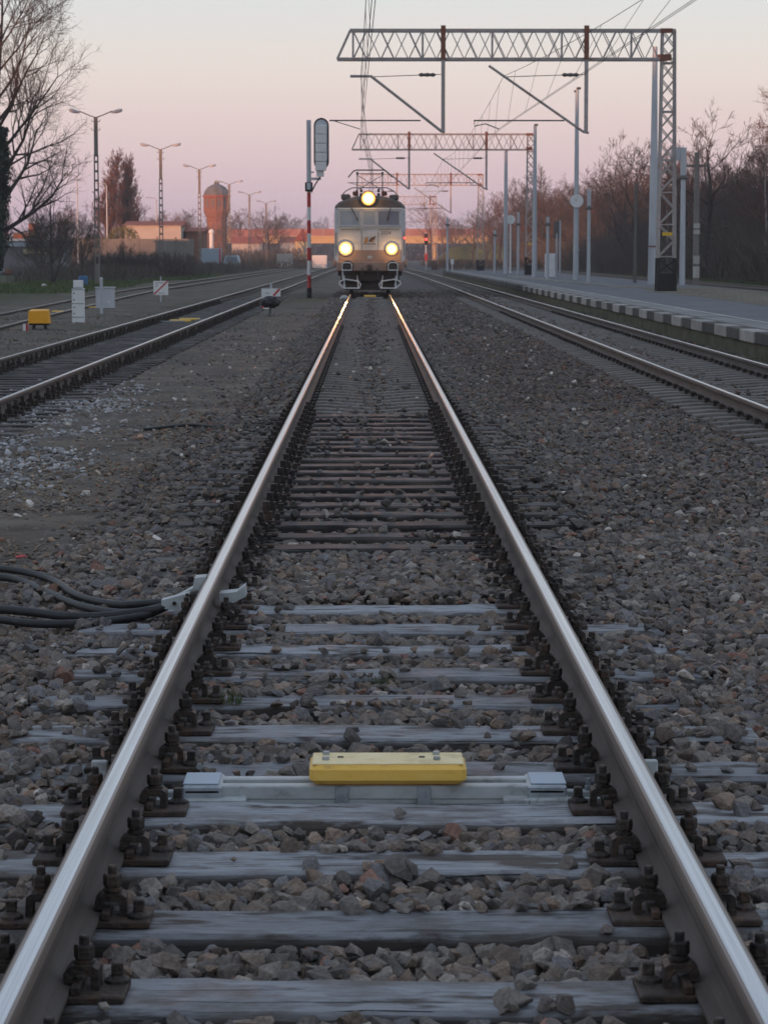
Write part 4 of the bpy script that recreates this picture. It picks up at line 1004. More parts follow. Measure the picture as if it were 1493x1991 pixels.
gantry((10.3,90.0,PZ), 'nearest lattice gantry with black-footed mast on the platform')
gantry((10.3,166.0,PZ), 'second lattice gantry, smaller, behind the nearest one')
gantry((10.2,238.0,PZ-0.3), 'third lattice gantry, faint above the train')
gantry((8.0,318.0,PZ-0.5), 'farthest lattice gantry, tiny and reddish right of the train')
def span(label, con, mes, drop):
    """one track's overhead line: double contact wire, messenger wire, droppers"""
    w_ = empty('overhead_line', (0,0,0), label, 'overhead line')
    def at(P, y):
        for a, b in zip(P[:-1], P[1:]):
            if a[1] <= y <= b[1]:
                t = (y-a[1])/(b[1]-a[1]); return Vector(a).lerp(Vector(b), t), t, b[1]-a[1]
        return Vector(P[-1]), 1, 1
    for dx in (-0.03,0.03):
        m = MB(); m.path([(x+dx,y,z) for x,y,z in con], 0.0075, 4); m.build('contact_wire', M['pole_dark'], w_)
    pts = []
    for a, b in zip(mes[:-1], mes[1:]):
        for i in range(12):
            t = i/12; p = Vector(a).lerp(Vector(b), t); p.z -= drop*4*t*(1-t); pts.append(p)
    pts.append(Vector(mes[-1]))
    m = MB(); m.path(pts, 0.009, 4); m.build('messenger_wire', M['pole_dark'], w_)
    y = con[0][1]+4
    while y < min(con[-1][1], 300):
        c, _, _ = at(con, y); q, t, _ = at(mes, y); q.z -= drop*4*t*(1-t)
        if q.z > c.z+0.1:
            m = MB(); m.tube(c, q, 0.006, n=3); m.build('dropper', M['pole_dark'], w_)
        y += 7
span('overhead line above the main track running to the train', [(0.3,12,5.83),(-0.3,90,5.83),(0.25,166,5.8),(-0.25,238,5.75),(0,318,5.6),(-3,450,5.6)], [(0.2,12,7.75),(-0.32,90,7.66),(0.2,166,7.66),(-0.2,238,7.4),(0,318,7.3),(-3,450,7.3)], 0.75)
span('overhead line above the platform track climbing to upper right', [(6.3,12,5.83),(4.45,90,5.83),(4.75,166,5.8),(4.4,238,5.7),(3.8,318,5.6),(0,450,5.6)], [(8.2,12,7.9),(4.62,90,7.66),(4.7,166,7.66),(4.4,238,7.4),(3.8,318,7.3),(0,450,7.3)], 0.6)

# ------------------------------------------------------------------ colour-light signal, left of the main track
S = empty('railway_signal', (-2.42,103.0,-0.22), 'tall signal seen from behind on a red and white mast', 'signal')
bands = [(0.0,0.42,'black'),(0.42,0.93,'red'),(0.93,1.5,'white'),(1.5,2.02,'red'),(2.02,2.58,'white'),(2.58,3.10,'red'),(3.10,3.62,'white'),(3.62,4.2,'red'),(4.2,4.5,'white')]
for a, b, c in bands:
    m = MB(); m.tube((0,0,a),(0,0,b),0.075 if c != 'black' else 0.10,n=12); m.build('mast_band', M[c], S, smooth=False)
m = MB(); m.tube((0,0,4.5),(0,0,7.05),0.09,n=12); m.build('mast_tube', M['pole_grey'], S)
m = MB(); m.box((0.0,-0.08,4.42),(0.30,0.22,0.36),bev=0.02); jb = m.build('junction_box', M['black'], S)
m = MB(); m.box((0,-0.20,4.44),(0.15,0.03,0.26),bev=0.01); m.build('box_door', M['pole_grey'], jb)
def stadium(cx, cz, hw, hh, n=8):
    P = []
    for i in range(n+1): a = math.pi*i/n; P.append((cx+hw*math.cos(a), cz+hh-hw+hw*math.sin(a)))
    for i in range(n+1): a = math.pi+math.pi*i/n; P.append((cx+hw*math.cos(a), cz-hh+hw+hw*math.sin(a)))
    return P
hx, hz = 0.50, 6.12
m = MB(); m.extr(stadium(hx,hz,0.30,1.02), -0.05, 0.0, 'y'); hd = m.build('backing_board', M['black'], S)
m = MB(); m.extr(stadium(hx,hz+0.02,0.245,0.93), -0.062, -0.051, 'y'); m.build('board_rim', M['pole_grey'], hd)
for i in range(5):
    z1 = 6.85-i*0.36; m = MB(); m.box((hx-0.02,-0.19,z1-0.18),(0.44,0.25,0.345),bev=0.012); m.build('lamp_case', M['white'], hd)
m = MB(); m.box((hx-0.05,-0.12,4.95),(0.30,0.18,0.26),bev=0.01); m.build('lamp_case', M['white'], hd)
m = MB(); m.box((0.22,-0.02,4.74),(0.52,0.12,0.10)); m.box((0.06,-0.02,5.0),(0.3,0.05,0.06)); m.build('bracket', M['pole_grey'], S)
m = MB(); m.path(catmull([(0.10,-0.1,4.2),(0.25,-0.12,4.5),(0.52,-0.14,4.95),(0.72,-0.12,5.5)],6), 0.03, 6); m.build('cable', M['pole_dark'], S)

# ------------------------------------------------------------------ small things left of the tracks
c = empty('marker_column', (-7.40,65.5,-0.23), 'slim white column with panel seams beside the left siding', 'cabinet')
m = MB(); m.box((0,0,0.44),(0.30,0.26,0.86),bev=0.012); bd = m.build('case', M['white'], c)
m = MB(); m.add([(-0.17,-0.15,0.87),(0.17,-0.15,0.87),(0.17,0.15,0.87),(-0.17,0.15,0.87),(-0.05,-0.15,0.93),(0.05,-0.15,0.93),(0.05,0.15,0.93),(-0.05,0.15,0.93)],[(0,1,5,4),(1,2,6,5),(2,3,7,6),(3,0,4,7),(4,5,6,7),(0,3,2,1)]); m.build('cap', M['pole_grey'], c)
m = MB(); m.box((0,0.03,1.0),(0.24,0.16,0.18),bev=0.01); m.build('top_box', M['white'], c)
for z in (0.16,0.50): m = MB(); m.box((0,-0.132,z),(0.30,0.008,0.014)); m.build('seam', M['ink'], bd)
for z in (0.25,0.41,0.60,0.76): m = MB(); m.box((-0.09,-0.134,z),(0.035,0.01,0.028)); m.build('lock', M['ink'], bd)
c = empty('relay_cabinet', (-8.45,82.5,-0.23), 'squat grey metal cabinet behind the slim white column', 'cabinet')
m = MB(); m.box((0,0,0.36),(0.58,0.42,0.66),bev=0.015); m.build('case', M['pole_grey'], c)
m = MB(); m.box((0,0,0.70),(0.64,0.48,0.035),bev=0.008); m.build('lid', M['pole_grey'], c)
m = MB(); m.box((0.12,-0.217,0.24),(0.06,0.012,0.06)); m.build('label_plate', M['white'], c)
m = MB(); m.tube((0,0,0),(0,0,1.0),0.045,n=10); m.lathe([(0.05,1.0),(0.05,1.05),(0.02,1.08)],(0,0,0),10)
tag(m.build('marker_post', M['pole_grey'], loc=(-7.85,75.5,-0.23)), 'thin grey post standing before the squat cabinet', 'post')
c = empty('points_machine', (-7.62,59.5,-0.23), 'orange-yellow box on black legs at left edge', 'trackside box')
m = MB(); m.add([(-0.24,-0.2,0.16),(0.24,-0.2,0.16),(0.24,0.2,0.16),(-0.24,0.2,0.16),(-0.23,-0.19,0.44),(0.21,-0.19,0.45),(0.21,0.17,0.48),(-0.21,0.17,0.48)],[(0,1,5,4),(1,2,6,5),(2,3,7,6),(3,0,4,7),(4,5,6,7),(0,3,2,1)]); m.build('cover', M['orange_yellow'], c)
for s in (-1,1):
    m = MB(); m.bar((s*0.12,-0.1,0.16),(s*0.15,-0.12,-0.02),0.04,0.04); m.bar((s*0.12,0.1,0.16),(s*0.15,0.12,-0.02),0.04,0.04); m.build('leg', M['black'], c)
m = MB(); m.box((0,0,0.14),(0.44,0.3,0.05)); m.build('tray', M['black'], c)
c = empty('distance_stub', (-7.75,58.0,-0.22), 'small white and red stub beside the orange-yellow box', 'marker')
m = MB(); m.box((-0.02,0,0.09),(0.06,0.08,0.16)); m.build('white_face', M['white'], c); m = MB(); m.box((0.035,0,0.09),(0.045,0.075,0.155)); m.build('red_face', M['red'], c)
m = MB(); m.box((0.0,0,-0.01),(0.09,0.09,0.05)); m.build('foot', M['black'], c)
def signboard(loc, w_, h_, zc, label, lines, half_=False):
    c = empty('signboard', loc, label, 'sign')
    m = MB(); m.tube((0,0.03,-0.05),(0,0.03,zc+h_/2+0.16),0.028,n=8); m.build('post', M['pole_grey'], c)
    m = MB(); m.box((0,0,zc),(w_,0.012,h_)); b_ = m.build('board', M['white'], c)
    m = MB(); 
    if not half_: m.bar((-w_/2+0.02,-0.009,zc-h_/2+0.02),(w_/2-0.02,-0.009,zc+h_/2-0.01),0.055,0.004)
    else: m.bar((w_/2-0.20,-0.009,zc-h_/2+0.02),(w_/2-0.02,-0.009,zc+h_/2-0.01),0.055,0.004)
    m.build('red_stripe', M['red'], b_)
    for (x0,x1,z) in lines: m = MB(); m.box(((x0+x1)/2,-0.0075,zc+z),(x1-x0,0.003,0.018)); m.build('print_line', M['ink'], b_)
signboard((-7.75,95.8,-0.23), 0.55, 0.52, 0.52, 'white square board with red diagonal beside the left sidings', [(-0.20,0.10,0.19),(-0.20,-0.10,0.12),(-0.20,-0.12,0.05),(-0.08,0.14,-0.19)])
signboard((-2.76,71.9,-0.22), 0.53, 0.22, 0.68, 'white board with red corner stripe behind the black bundle', [(-0.16,-0.05,-0.02)], True)
c = empty('dwarf_signal', (-2.76,71.3,-0.22), 'black wrapped dwarf signal on a short post near the siding', 'signal')
m = MB(); m.tube((0,0,-0.03),(0,0,0.25),0.04,n=8); m.build('post', M['pole_dark'], c)
bm_ = bmesh.new(); bmesh.ops.create_icosphere(bm_, subdivisions=3, radius=1.0)
for v in bm_.verts:
    n_ = 1+0.22*noise.noise(v.co*2.1)+0.12*noise.noise(v.co*5); v.co = Vector((v.co.x*0.28*n_, v.co.y*0.2*n_, 0.40+v.co.z*0.19*n_*(1 if v.co.z > 0 else 0.8)))
me = bpy.data.meshes.new('wrapped_head'); bm_.to_mesh(me); bm_.free(); me.materials.append(mat('black_wrap', [(0.008,0.008,0.009),(0.02,0.02,0.022)], (5,5,5), rough=0.45, bump=0.6, bscale=(14,14,26), bdist=0.05)); link('wrapped_head', me, c)
m = MB(); m.box((-0.10,-0.17,0.255),(0.17,0.05,0.03),rz=0.05); m.build('white_base', M['white'], c)
m = MB(); m.box((-0.20,-0.16,0.285),(0.06,0.04,0.06)); m.build('red_corner', M['red'], c)
for i, (x, y, lb) in enumerate(((-4.78,65.0,'nearer yellow plate lying between the left siding rails'),(-4.66,66.6,'farther yellow plate lying between the left siding rails'))):
    m = MB(); m.box((0,0,0),(0.52,0.30,0.05),bev=0.008); c = m.build('yellow_plate', M['yellow'], loc=(x,y,-0.15)); tag(c, lb, 'plate')
for x, y, L_, lb in ((-5.0,64.3,0.75,'thin whitish rod beside the nearer yellow plate'),(-4.2,66.0,0.5,'short whitish rod right of the yellow plates')):
    m = MB(); m.box((0,0,0),(L_,0.05,0.03)); tag(m.build('point_rod', M['zinc'], loc=(x,y,-0.15)), lb, 'rod')
for x, y, lb in ((-9.3,78.0,'yellow plate left of the white column on the outer siding'),(-9.2,84.0,'yellow plate right of the white column on the outer siding')):
    m = MB(); m.box((0,0,0),(0.6,0.35,0.05),bev=0.008); tag(m.build('yellow_plate', M['yellow'], loc=(x,y,-0.20)), lb, 'plate')
def lump(name, loc, r, mt, label, cat, seed, sq=(1,1,0.7)):
    bm = bmesh.new(); bmesh.ops.create_icosphere(bm, subdivisions=3, radius=1.0)
    for v in bm.verts:
        n_ = 1+0.25*noise.noise(v.co*1.6+Vector((seed,0,0)))+0.1*noise.noise(v.co*4+Vector((seed,3,0)))
        v.co = Vector((v.co.x*r*sq[0]*n_, v.co.y*r*sq[1]*n_, r*sq[2]*0.8+max(v.co.z*n_, -0.8)*r*sq[2]))
    me = bpy.data.meshes.new(name); bm.to_mesh(me); bm.free(); me.materials.append(mt)
    return tag(link(name, me, None, loc), label, cat)
lump('rubbish_bag', (-18.0,143.0,-0.26), 0.16, M['white'], 'small white rubbish bag in the grass near the sapling', 'bag', 2)
lump('concrete_lump', (-0.98,98.5,-0.22), 0.16, M['zinc'], 'pale grey lump beside the rail just before the train', 'lump', 5)
for i, (x, y, r_) in enumerate(((-35.5,232,0.35),(-34.2,231,0.3),(-33.2,230,0.55),(-32.4,231.5,0.35))):
    lump('rubble_heap', (x,y,-0.26), r_*1.3, [M['white'],M['pole_dark'],M['zinc'],M['rust_paint']][i], ['whitish rubble lump, leftmost in front of the grey building','dark rubble lump, second in front of the grey building','largest pale rubble lump in front of the grey building','rust-brown rubble lump, rightmost in front of the grey building'][i], 'rubble', i+10)
m = MB(); m.lathe([(0.24,0),(0.27,0.1),(0.27,0.25),(0.26,0.27),(0.27,0.29),(0.27,0.5),(0.24,0.6)],(0,0,0),16); tag(m.build('barrel', M['blue'], loc=(-16.4,148.0,-0.26)), 'blue plastic barrel in the grass behind the white column', 'barrel')
m = MB(); m.box((0,0,0.33),(0.12,0.12,0.66),bev=0.02); tag(m.build('marker_post', M['black'], loc=(-14.3,99.0,-0.25)), 'short dark post at the left picture edge', 'post')
m = MB(); m.add([(0,0,0),(0.035,0.01,0.003),(0.06,0.03,0.006),(0.03,0.035,0.012),(-0.01,0.02,0.006)],[(0,1,2,3,4)]); m.add([(0,0,-0.004),(0.035,0.01,-0.001),(0.06,0.03,0.002),(0.03,0.035,0.008),(-0.01,0.02,0.002)],[(4,3,2,1,0)])
tag(m.build('plastic_scrap', M['red'], loc=(-1.98,14.15,-0.185)), 'orange-red plastic scrap on the dirt at left edge', 'litter')

# ------------------------------------------------------------------ lamp posts on the left
def double_lamp(loc, label):
    L_ = empty('street_lamp', loc, label, 'street lamp', 'double-armed lamps along the left verge')
    H = 9.85
    m = MB()
    for s in (-1,1): m.bar((s*0.13,0,0),(s*0.10,0,H-2.2),0.07,0.13)
    for i in range(12): m.box((0,0,1.2+i*0.55),(0.2,0.12,0.14))
    m.box((0,0,0.6),(0.3,0.2,1.2)); m.bar((0,0,H-2.3),(0,0,H),0.22,0.18); m.build('pole', M['conc_pole'], L_)
    for s in (-1,1):
        m = MB(); m.path(catmull([(0,0,H-0.02),(s*0.4,0,H+0.12),(s*0.9,0,H+0.33),(s*1.0,0,H+0.36)],4), 0.035, 6); a = m.build('arm', M['pole_dark'], L_)
        m = MB(); m.lathe([(0.03,0),(0.08,0.12),(0.15,0.32),(0.16,0.5),(0.10,0.64),(0.02,0.68)], (0,0,0), 10, axis='x')
        m.v = [(s*(0.9+x), y, H+0.30+0.22*x+z*0.62-(0.05 if z < 0 else 0)) for x, y, z in m.v]; m.build('lamp_head', M['pole_grey'], L_)
    m = MB()
    for z in (H-0.25,H-0.75):
        for s in (-1,1): m.path([(s*0.1,0,z),(s*0.24,0,z),(s*0.24,0,z+0.12)],0.02,5)
    m.build('insulator_hook', M['pole_dark'], L_)
for i, (x, y) in enumerate(((-16.1,153),(-16.0,199),(-16.05,245),(-16.0,296),(-16.0,346),(-16.0,402))):
    double_lamp((x,y,-0.26), ['nearest double-armed lamp with a slotted concrete pole','second double-armed lamp, left of the water tower','third double-armed lamp standing beside the water tower','fourth double-armed lamp overlapping the water tower','fifth double-armed lamp right of the water tower','farthest double-armed lamp before the signal'][i])
def single_lamp(loc, H, s, label):
    L_ = empty('street_lamp', loc, label, 'street lamp', 'far single-armed lamps')
    m = MB(); m.tube((0,0,0),(0,0,H-0.3),0.10,0.07,8); m.build('pole', M['pole_grey'], L_)
    m = MB(); m.path([(0,0,H-0.3),(s*0.15,0,H-0.05),(s*0.7,0,H)],0.05,6); m.build('arm', M['pole_grey'], L_)
    m = MB(); m.box((s*1.0,0,H+0.02),(0.75,0.25,0.12),bev=0.03); m.build('lamp_head', M['pole_grey'], L_)
single_lamp((-35.0,311,-0.26), 11.4, -1, 'far single-armed lamp left of the poplars')
single_lamp((-33.4,330,-0.26), 10.9, -1, 'far single-armed lamp against the poplar edge')
single_lamp((-27.5,335,-0.26), 9.2, -1, 'far single-armed lamp above the orange-lit building')

# ------------------------------------------------------------------ platform furniture
def pole(name, loc, H, r0, r1, mt, label, cat='pole', head=None, group=None):
    p_ = empty(name, loc, label, cat, group)
    m = MB(); m.tube((0,0,0),(0,0,H),r0,r1,12); m.build('shaft', M[mt], p_)
    return p_
def platform_lamp(loc, H, label, r=0.07, boxh=0.9):
    p_ = empty('platform_lamp', loc, label, 'lamp post', 'slim lamp columns on the platform')
    zl = H-boxh-0.2
    m = MB(); m.tube((0,0,0),(0,0,zl),r*1.25,r,10); m.build('shaft', M['pole_grey'], p_)
    m = MB(); m.lathe([(0.16,zl),(0.19,zl+0.03),(0.17,zl+0.10),(0.10,zl+0.16)],(0,0,0),14); m.build('lamp_ring', M['pole_dark'], p_)
    m = MB(); m.box((0.0,0,zl+0.16+boxh/2),(r*2.2,r*2.2,boxh),bev=0.01); m.build('lamp_box', M['pole_grey'], p_)
    return p_
p_ = pole('mast', (12.15,111,PZ), 10.1, 0.22, 0.10, 'pole_grey', 'tall tapering grey mast directly left of the lattice mast', 'mast')
m = MB(); m.box((0.1,0,9.7),(0.4,0.12,0.14)); m.tube((0.3,0,9.3),(0.3,0,9.9),0.03); m.tube((0,0,1.6),(0,0,1.66),0.24); m.build('bracket', M['rust_paint'], p_)
platform_lamp((13.05,108,PZ), 5.75, 'lamp column with long pale box right of the lattice mast', 0.10, 1.15)
m = MB(); m.box((-0.28,0,5.45),(0.45,0.04,0.55)); m.build('side_panel', M['pole_grey'], bpy.data.objects['platform_lamp'])
p_ = pole('utility_pole', (14.5,115,PZ-0.5), 6.3, 0.15, 0.11, 'conc_pole', 'brown utility pole with white plates before the wood', 'utility pole')
for z, h in ((3.05,0.22),(2.78,0.2),(1.55,0.36),(1.0,0.5)): m = MB(); m.box((0,-0.16,z),(0.28,0.02,h)); m.build('plate', M['line'], p_)
m = MB(); m.box((0,0,5.7),(1.1,0.09,0.1)); m.tube((-0.5,0,5.72),(-0.5,0,5.95),0.04); m.tube((0.5,0,5.72),(0.5,0,5.95),0.04); m.build('crossarm', M['pole_dark'], p_)
pole('pole', (12.0,117,PZ), 4.5, 0.075, 0.06, 'pole_dark', 'plain greenish pole between the clock mast and the tall mast')
platform_lamp((10.15,120,PZ), 4.32, 'lamp column immediately right of the clock mast', 0.075, 0.75)
p_ = pole('clock_mast', (10.6,133,PZ), 9.7, 0.15, 0.09, 'pole_grey', 'tall grey mast carrying the larger white platform clock', 'clock')
def clock_face(par, z, r, x=0):
    m = MB(); m.lathe([(r,-0.16),(r,-0.24),(r*0.95,-0.25)],(x,0,z),24,axis='y'); f_ = m.build('clock_case', M['pole_grey'], par)
    m = MB(); m.lathe([(r*0.93,-0.25),(r*0.93,-0.256)],(x,0,z),24,axis='y'); m.build('clock_dial', M['white'], f_)
    m = MB(); m.bar((x,-0.262,z),(x-r*0.3,-0.262,z+r*0.35),0.03,0.006); m.bar((x,-0.268,z),(x+r*0.1,-0.268,z+r*0.75),0.02,0.006); m.build('clock_hands', M['line'], f_)
clock_face(p_, 4.02, 0.35)
m = MB(); m.box((0.08,0,9.75),(0.22,0.2,0.12),bev=0.02); m.box((-0.10,0,9.6),(0.12,0.12,0.10)); m.build('camera_head', M['pole_dark'], p_)
m = MB(); m.tube((0,0,1.5),(0,0,1.56),0.18); m.build('collar', M['pole_grey'], p_)
p_ = pole('mast', (9.55,150,PZ), 8.7, 0.15, 0.09, 'pole_grey', 'tall grey mast just right of the second lattice gantry', 'mast')
m = MB(); m.box((0.05,0,8.75),(0.22,0.2,0.1)); m.build('camera_head', M['pole_dark'], p_)
p_ = pole('mast', (9.35,178,PZ), 8.4, 0.16, 0.11, 'pole_grey', 'tall grey mast left of the smaller platform clock', 'mast')
m = MB(); m.box((0.05,0,8.45),(0.22,0.2,0.1)); m.build('camera_head', M['pole_dark'], p_)
p_ = pole('clock_mast', (9.9,182,PZ), 3.6, 0.07, 0.06, 'white', 'short post carrying the smaller round white clock', 'clock')
clock_face(p_, 3.75, 0.33)
platform_lamp((9.7,169,PZ), 4.1, 'lamp column right of the smaller clock', 0.075, 0.7)
platform_lamp((8.6,178,PZ), 3.0, 'lamp column left of the smaller clock', 0.07, 0.25)
platform_lamp((6.2,206,PZ), 4.3, 'lamp column alone at the far platform end', 0.08, 0.5)
platform_lamp((9.35,136,PZ), 3.3, 'lamp column behind the white information board', 0.07, 0.3)
c = empty('information_board', (9.55,137,PZ), 'white information board between two pale posts on the platform', 'information board')
m = MB(); m.box((0,0,0.72),(0.56,0.10,1.25),bev=0.02); m.build('panel', M['white'], c)
for x, H in ((0.35,2.4),(0.52,3.1)): m = MB(); m.tube((x,0.02,0),(x,0.02,H),0.05,n=8); m.build('post', M['pole_grey'], c)
m = MB(); m.box((0.36,0.02,2.6),(0.34,0.05,0.9)); m.build('side_screen', M['pole_dark'], c)
c = empty('equipment_box', (6.45,205,PZ), 'small pale box beside the lamp at the far platform end', 'box')
m = MB(); m.box((0.1,0,0.75),(0.25,0.2,0.4),bev=0.02); m.tube((0.1,0,0),(0.1,0,0.6),0.04); m.build('case', M['white'], c)
# signal with red lamp right of the train
S2 = empty('railway_signal', (6.6,302,-0.2), 'far signal mast showing a red lamp right of the train', 'signal')
m = MB(); m.tube((0,0,0),(0,0,4.4),0.07,n=8); m.build('mast_tube', M['pole_grey'], S2)
m = MB(); m.box((0,-0.1,3.6),(0.42,0.15,1.3),bev=0.05); hd = m.build('signal_head', M['black'], S2)
m = MB(); m.lathe([(0.14,-0.18),(0.12,-0.21)],(0,0,3.6),14,axis='y'); m.build('red_lamp', M['red_lamp'], hd)
m = MB(); m.box((0,-0.05,1.5),(0.35,0.1,0.8)); m.build('cabinet_plate', M['red'], S2)

# ------------------------------------------------------------------ buildings and bridge
def slab_building(name, loc, w_, d_, h_, mt, label, cat='building', roof='flat', rmat='roof_grey', rise=1.0, rz=0.0, wins=()):
    b = empty(name, loc, label, cat, rz=rz)
    m = MB(); m.box((0,d_/2,h_/2),(w_,d_,h_)); wl = m.build('wall', M[mt], b)
    m = MB()
    if roof == 'flat': m.box((0,d_/2,h_+0.1),(w_+0.3,d_+0.3,0.2))
    elif roof == 'gable_x': m.extr([(-0.25,h_-0.05),(d_/2,h_+rise),(d_+0.25,h_-0.05)], -w_/2-0.25, w_/2+0.25, 'x')
    else: m.extr([(-w_/2-0.25,h_-0.02),(0,h_+rise),(w_/2+0.25,h_-0.02)], -0.25, d_+0.25, 'y')
    m.build('roof', M[rmat], b)
    for (x, z, ww, hh) in wins:
        m = MB(); m.box((x,-0.02,z),(ww+0.16,0.06,hh+0.16)); f_ = m.build('window', M['white_paint'], b)
        m = MB(); m.box((x,-0.055,z),(ww,0.03,hh)); m.build('pane', M['glass'], f_)
    return b
b = slab_building('low_building', (-33.4,232,-0.26), 11.5, 8, 3.0, 'plaster_grey', 'low grey flat-roofed building behind the ivy tree')
for (nm, x, z, ww, hh, mt) in (('fascia',1.6,3.15,8.0,0.22,'white'),('blue_band',2.6,2.75,5.4,0.36,'blue_pale'),('canopy',3.9,2.15,3.0,0.42,'plaster_yellow'),('door',4.2,0.95,1.6,1.9,'pole_dark')):
    m = MB(); m.box((x,-0.12,z),(ww,0.25,hh)); m.build(nm, M[mt], b)
b = slab_building('brick_chimney_house', (-34.5,262,-0.26), 3.0, 4, 3.9, 'brick', 'reddish brick block peeping above the low grey building')
m = MB(); m.box((0.4,0.5,4.4),(0.75,0.75,1.2)); m.build('chimney', M['brick'], b)
b = slab_building('warehouse', (-27.6,330,-0.26), 7.2, 12, 5.6, 'plaster_pink', 'sunlit orange-pink warehouse wall with low roof', roof='gable_x', rmat='roof_red', rise=0.6)
slab_building('warehouse_annex', (-22.6,334,-0.26), 2.2, 9, 4.9, 'brick', 'reddish annex at the right end of the sunlit warehouse', roof='gable_x', rmat='roof_red', rise=0.5)
# precast wall: separate panels
c = empty('precast_wall', (-31.5,285,-0.26), 'beige precast concrete wall in front of the poplars', 'wall')
pn = MB(); pn.box((0,0,1.8),(1.86,0.12,3.6),bev=0.02); PN = pn.mesh('panel', M['conc_pole']); ps = MB(); ps.box((0,0,1.9),(0.18,0.22,3.8)); PS = ps.mesh('post', M['conc_pole'])
for i in range(6): link('panel', PN, c, (i*2.04+1.02,0,0)); link('post', PS, c, (i*2.04,0,0))
# water tower
wt = empty('water_tower', (-35.3,600,-0.26), 'brick water tower with grey dome and bulging tank', 'water tower')
m = MB(); m.lathe([(2.6,0),(2.55,1.0),(2.4,1.1),(2.3,9.6),(2.45,9.8),(2.45,10.1),(2.3,10.2)],(0,0,0),12); m.build('shaft', M['brick'], wt)
m = MB(); m.lathe([(2.3,10.2),(2.95,11.6),(3.05,12.0),(3.05,12.3),(2.9,12.35),(2.9,15.2)],(0,0,0),12); m.build('tank', M['brick'], wt)
m = MB(); m.lathe([(3.1,15.2),(3.25,15.3),(3.25,15.65),(3.0,15.7)],(0,0,0),12); m.build('cornice', M['roof_red'], wt)
m = MB(); m.lathe([(3.1,15.7),(2.85,16.5),(2.3,17.3),(1.5,17.9),(0.6,18.25),(0.5,18.9),(0.1,19.0)],(0,0,0),12); dm = m.build('dome', M['roof_grey'], wt)
m = MB(); m.box((-0.1,-2.6,16.6),(0.7,0.6,0.6)); m.build('dormer', M['pole_dark'], dm)
for k_ in range(12):
    a = math.pi/12*(2*k_+1); ca, sa = math.cos(a), math.sin(a)
    m = MB(); m.box((2.82*ca,2.82*sa,13.8),(0.10,0.55,1.7),rz=a); m.build('window', M['pole_dark'], wt)
    m = MB(); m.bar((2.92*math.cos(a+math.pi/12),2.92*math.sin(a+math.pi/12),12.3),(2.92*math.cos(a+math.pi/12),2.92*math.sin(a+math.pi/12),15.2),0.22,0.22); m.build('pilaster', M['brick'], wt)
    if k_ % 3 == 0:
        for z in (4.0,7.2): m = MB(); m.box((2.27*ca,2.27*sa,z),(0.16,0.5,1.3),rz=a); m.build('window', M['pole_dark'], wt)
# overpass
br = empty('road_bridge', (0,850,0), 'long road overpass glowing orange in low sun behind the train', 'bridge')
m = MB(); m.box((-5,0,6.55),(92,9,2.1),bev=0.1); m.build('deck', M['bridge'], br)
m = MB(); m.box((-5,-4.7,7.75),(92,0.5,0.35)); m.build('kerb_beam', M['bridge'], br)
pb = MB(); pb.box((0,0,9.1),(3.8,0.12,2.3)); PBM = pb.mesh('barrier_panel', M['barrier']); pp = MB(); pp.box((0,-0.05,9.1),(0.2,0.2,2.5)); PPM = pp.mesh('barrier_post', M['steel_paint'])
for i in range(23): link('barrier_panel', PBM, br, (-49+i*4.0,-4.6,0)); link('barrier_post', PPM, br, (-51+i*4.0,-4.6,0))
for x in (-38,-20,-8,9.5,21,40):
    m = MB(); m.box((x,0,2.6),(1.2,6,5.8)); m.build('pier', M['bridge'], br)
m = MB(); m.extr([(20.5,-0.3),(40,5.8),(66,7.6),(90,-0.3)], 845, 858, 'y'); tag(m.build('embankment', mat('embankment_grass', [(0.05,0.075,0.03),(0.09,0.11,0.05)], (0.1,0.1,0.1), rough=0.95)), 'green embankment under the right end of the overpass', 'ground', kind='structure')
m = MB(); m.extr([(-60,-0.3),(-52,7.4),(-110,7.4),(-140,-0.3)], 845, 858, 'y'); tag(m.build('embankment', mat('embankment_grass', [(0.05,0.075,0.03),(0.09,0.11,0.05)], (0.1,0.1,0.1), rough=0.95)), 'green embankment under the left end of the overpass', 'ground', kind='structure')
m = MB(); m.extr([(15,-0.3),(19,3.4),(28,4.9),(40,-0.3)], 600, 612, 'y'); tag(m.build('grass_bank', bpy.data.materials['embankment_grass']), 'green grass bank seen below the overpass right of the train', 'ground', kind='structure')
slab_building('signal_house', (-13.0,505,-0.26), 3.0, 4, 4.6, 'plaster_yellow', 'small yellowish house with steep red roof near the signal', 'house', 'gable_y', 'roof_red', 2.4, wins=((-0.6,2.8,0.5,0.8),(0.7,2.8,0.5,0.8)))
slab_building('far_house', (-26.5,560,-0.26), 6.5, 6, 4.4, 'plaster_pink', 'pinkish low house with red roof right of the water tower', 'house', 'gable_x', 'roof_red', 1.6, wins=((-1.8,2.6,0.8,0.9),(1.8,2.6,0.8,0.9)))
slab_building('far_house', (-19.0,640,-0.26), 6.0, 6, 5.0, 'plaster_pink', 'orange-lit low house nearest the overpass left end', 'house', 'gable_x', 'roof_red', 1.5)
def container(loc, w_, h_, mt, label, door=None):
    c = empty('shipping_container', loc, label, 'container'); m = MB(); m.box((0,0.8,h_/2+0.1),(w_,1.6,h_),bev=0.03); m.build('body', M[mt], c)
    n_ = max(3,int(w_/0.25))
    for i in range(n_): m = MB(); m.box((-w_/2+(i+0.5)*w_/n_,-0.02,h_/2+0.1),(0.06,0.04,h_*0.86)); m.build('rib', M[mt], c)
    if door: m = MB(); m.box((w_/2-0.12,-0.03,h_/2+0.1),(0.2,0.05,h_*0.95)); m.build('corner_post', M[door], c)
container((-18.4,300,-0.26), 2.4, 2.5, 'blue_pale', 'pale blue container below the water tower', 'red')
container((-6.75,350,-0.26), 2.0, 1.7, 'white', 'white box container behind the signal mast')
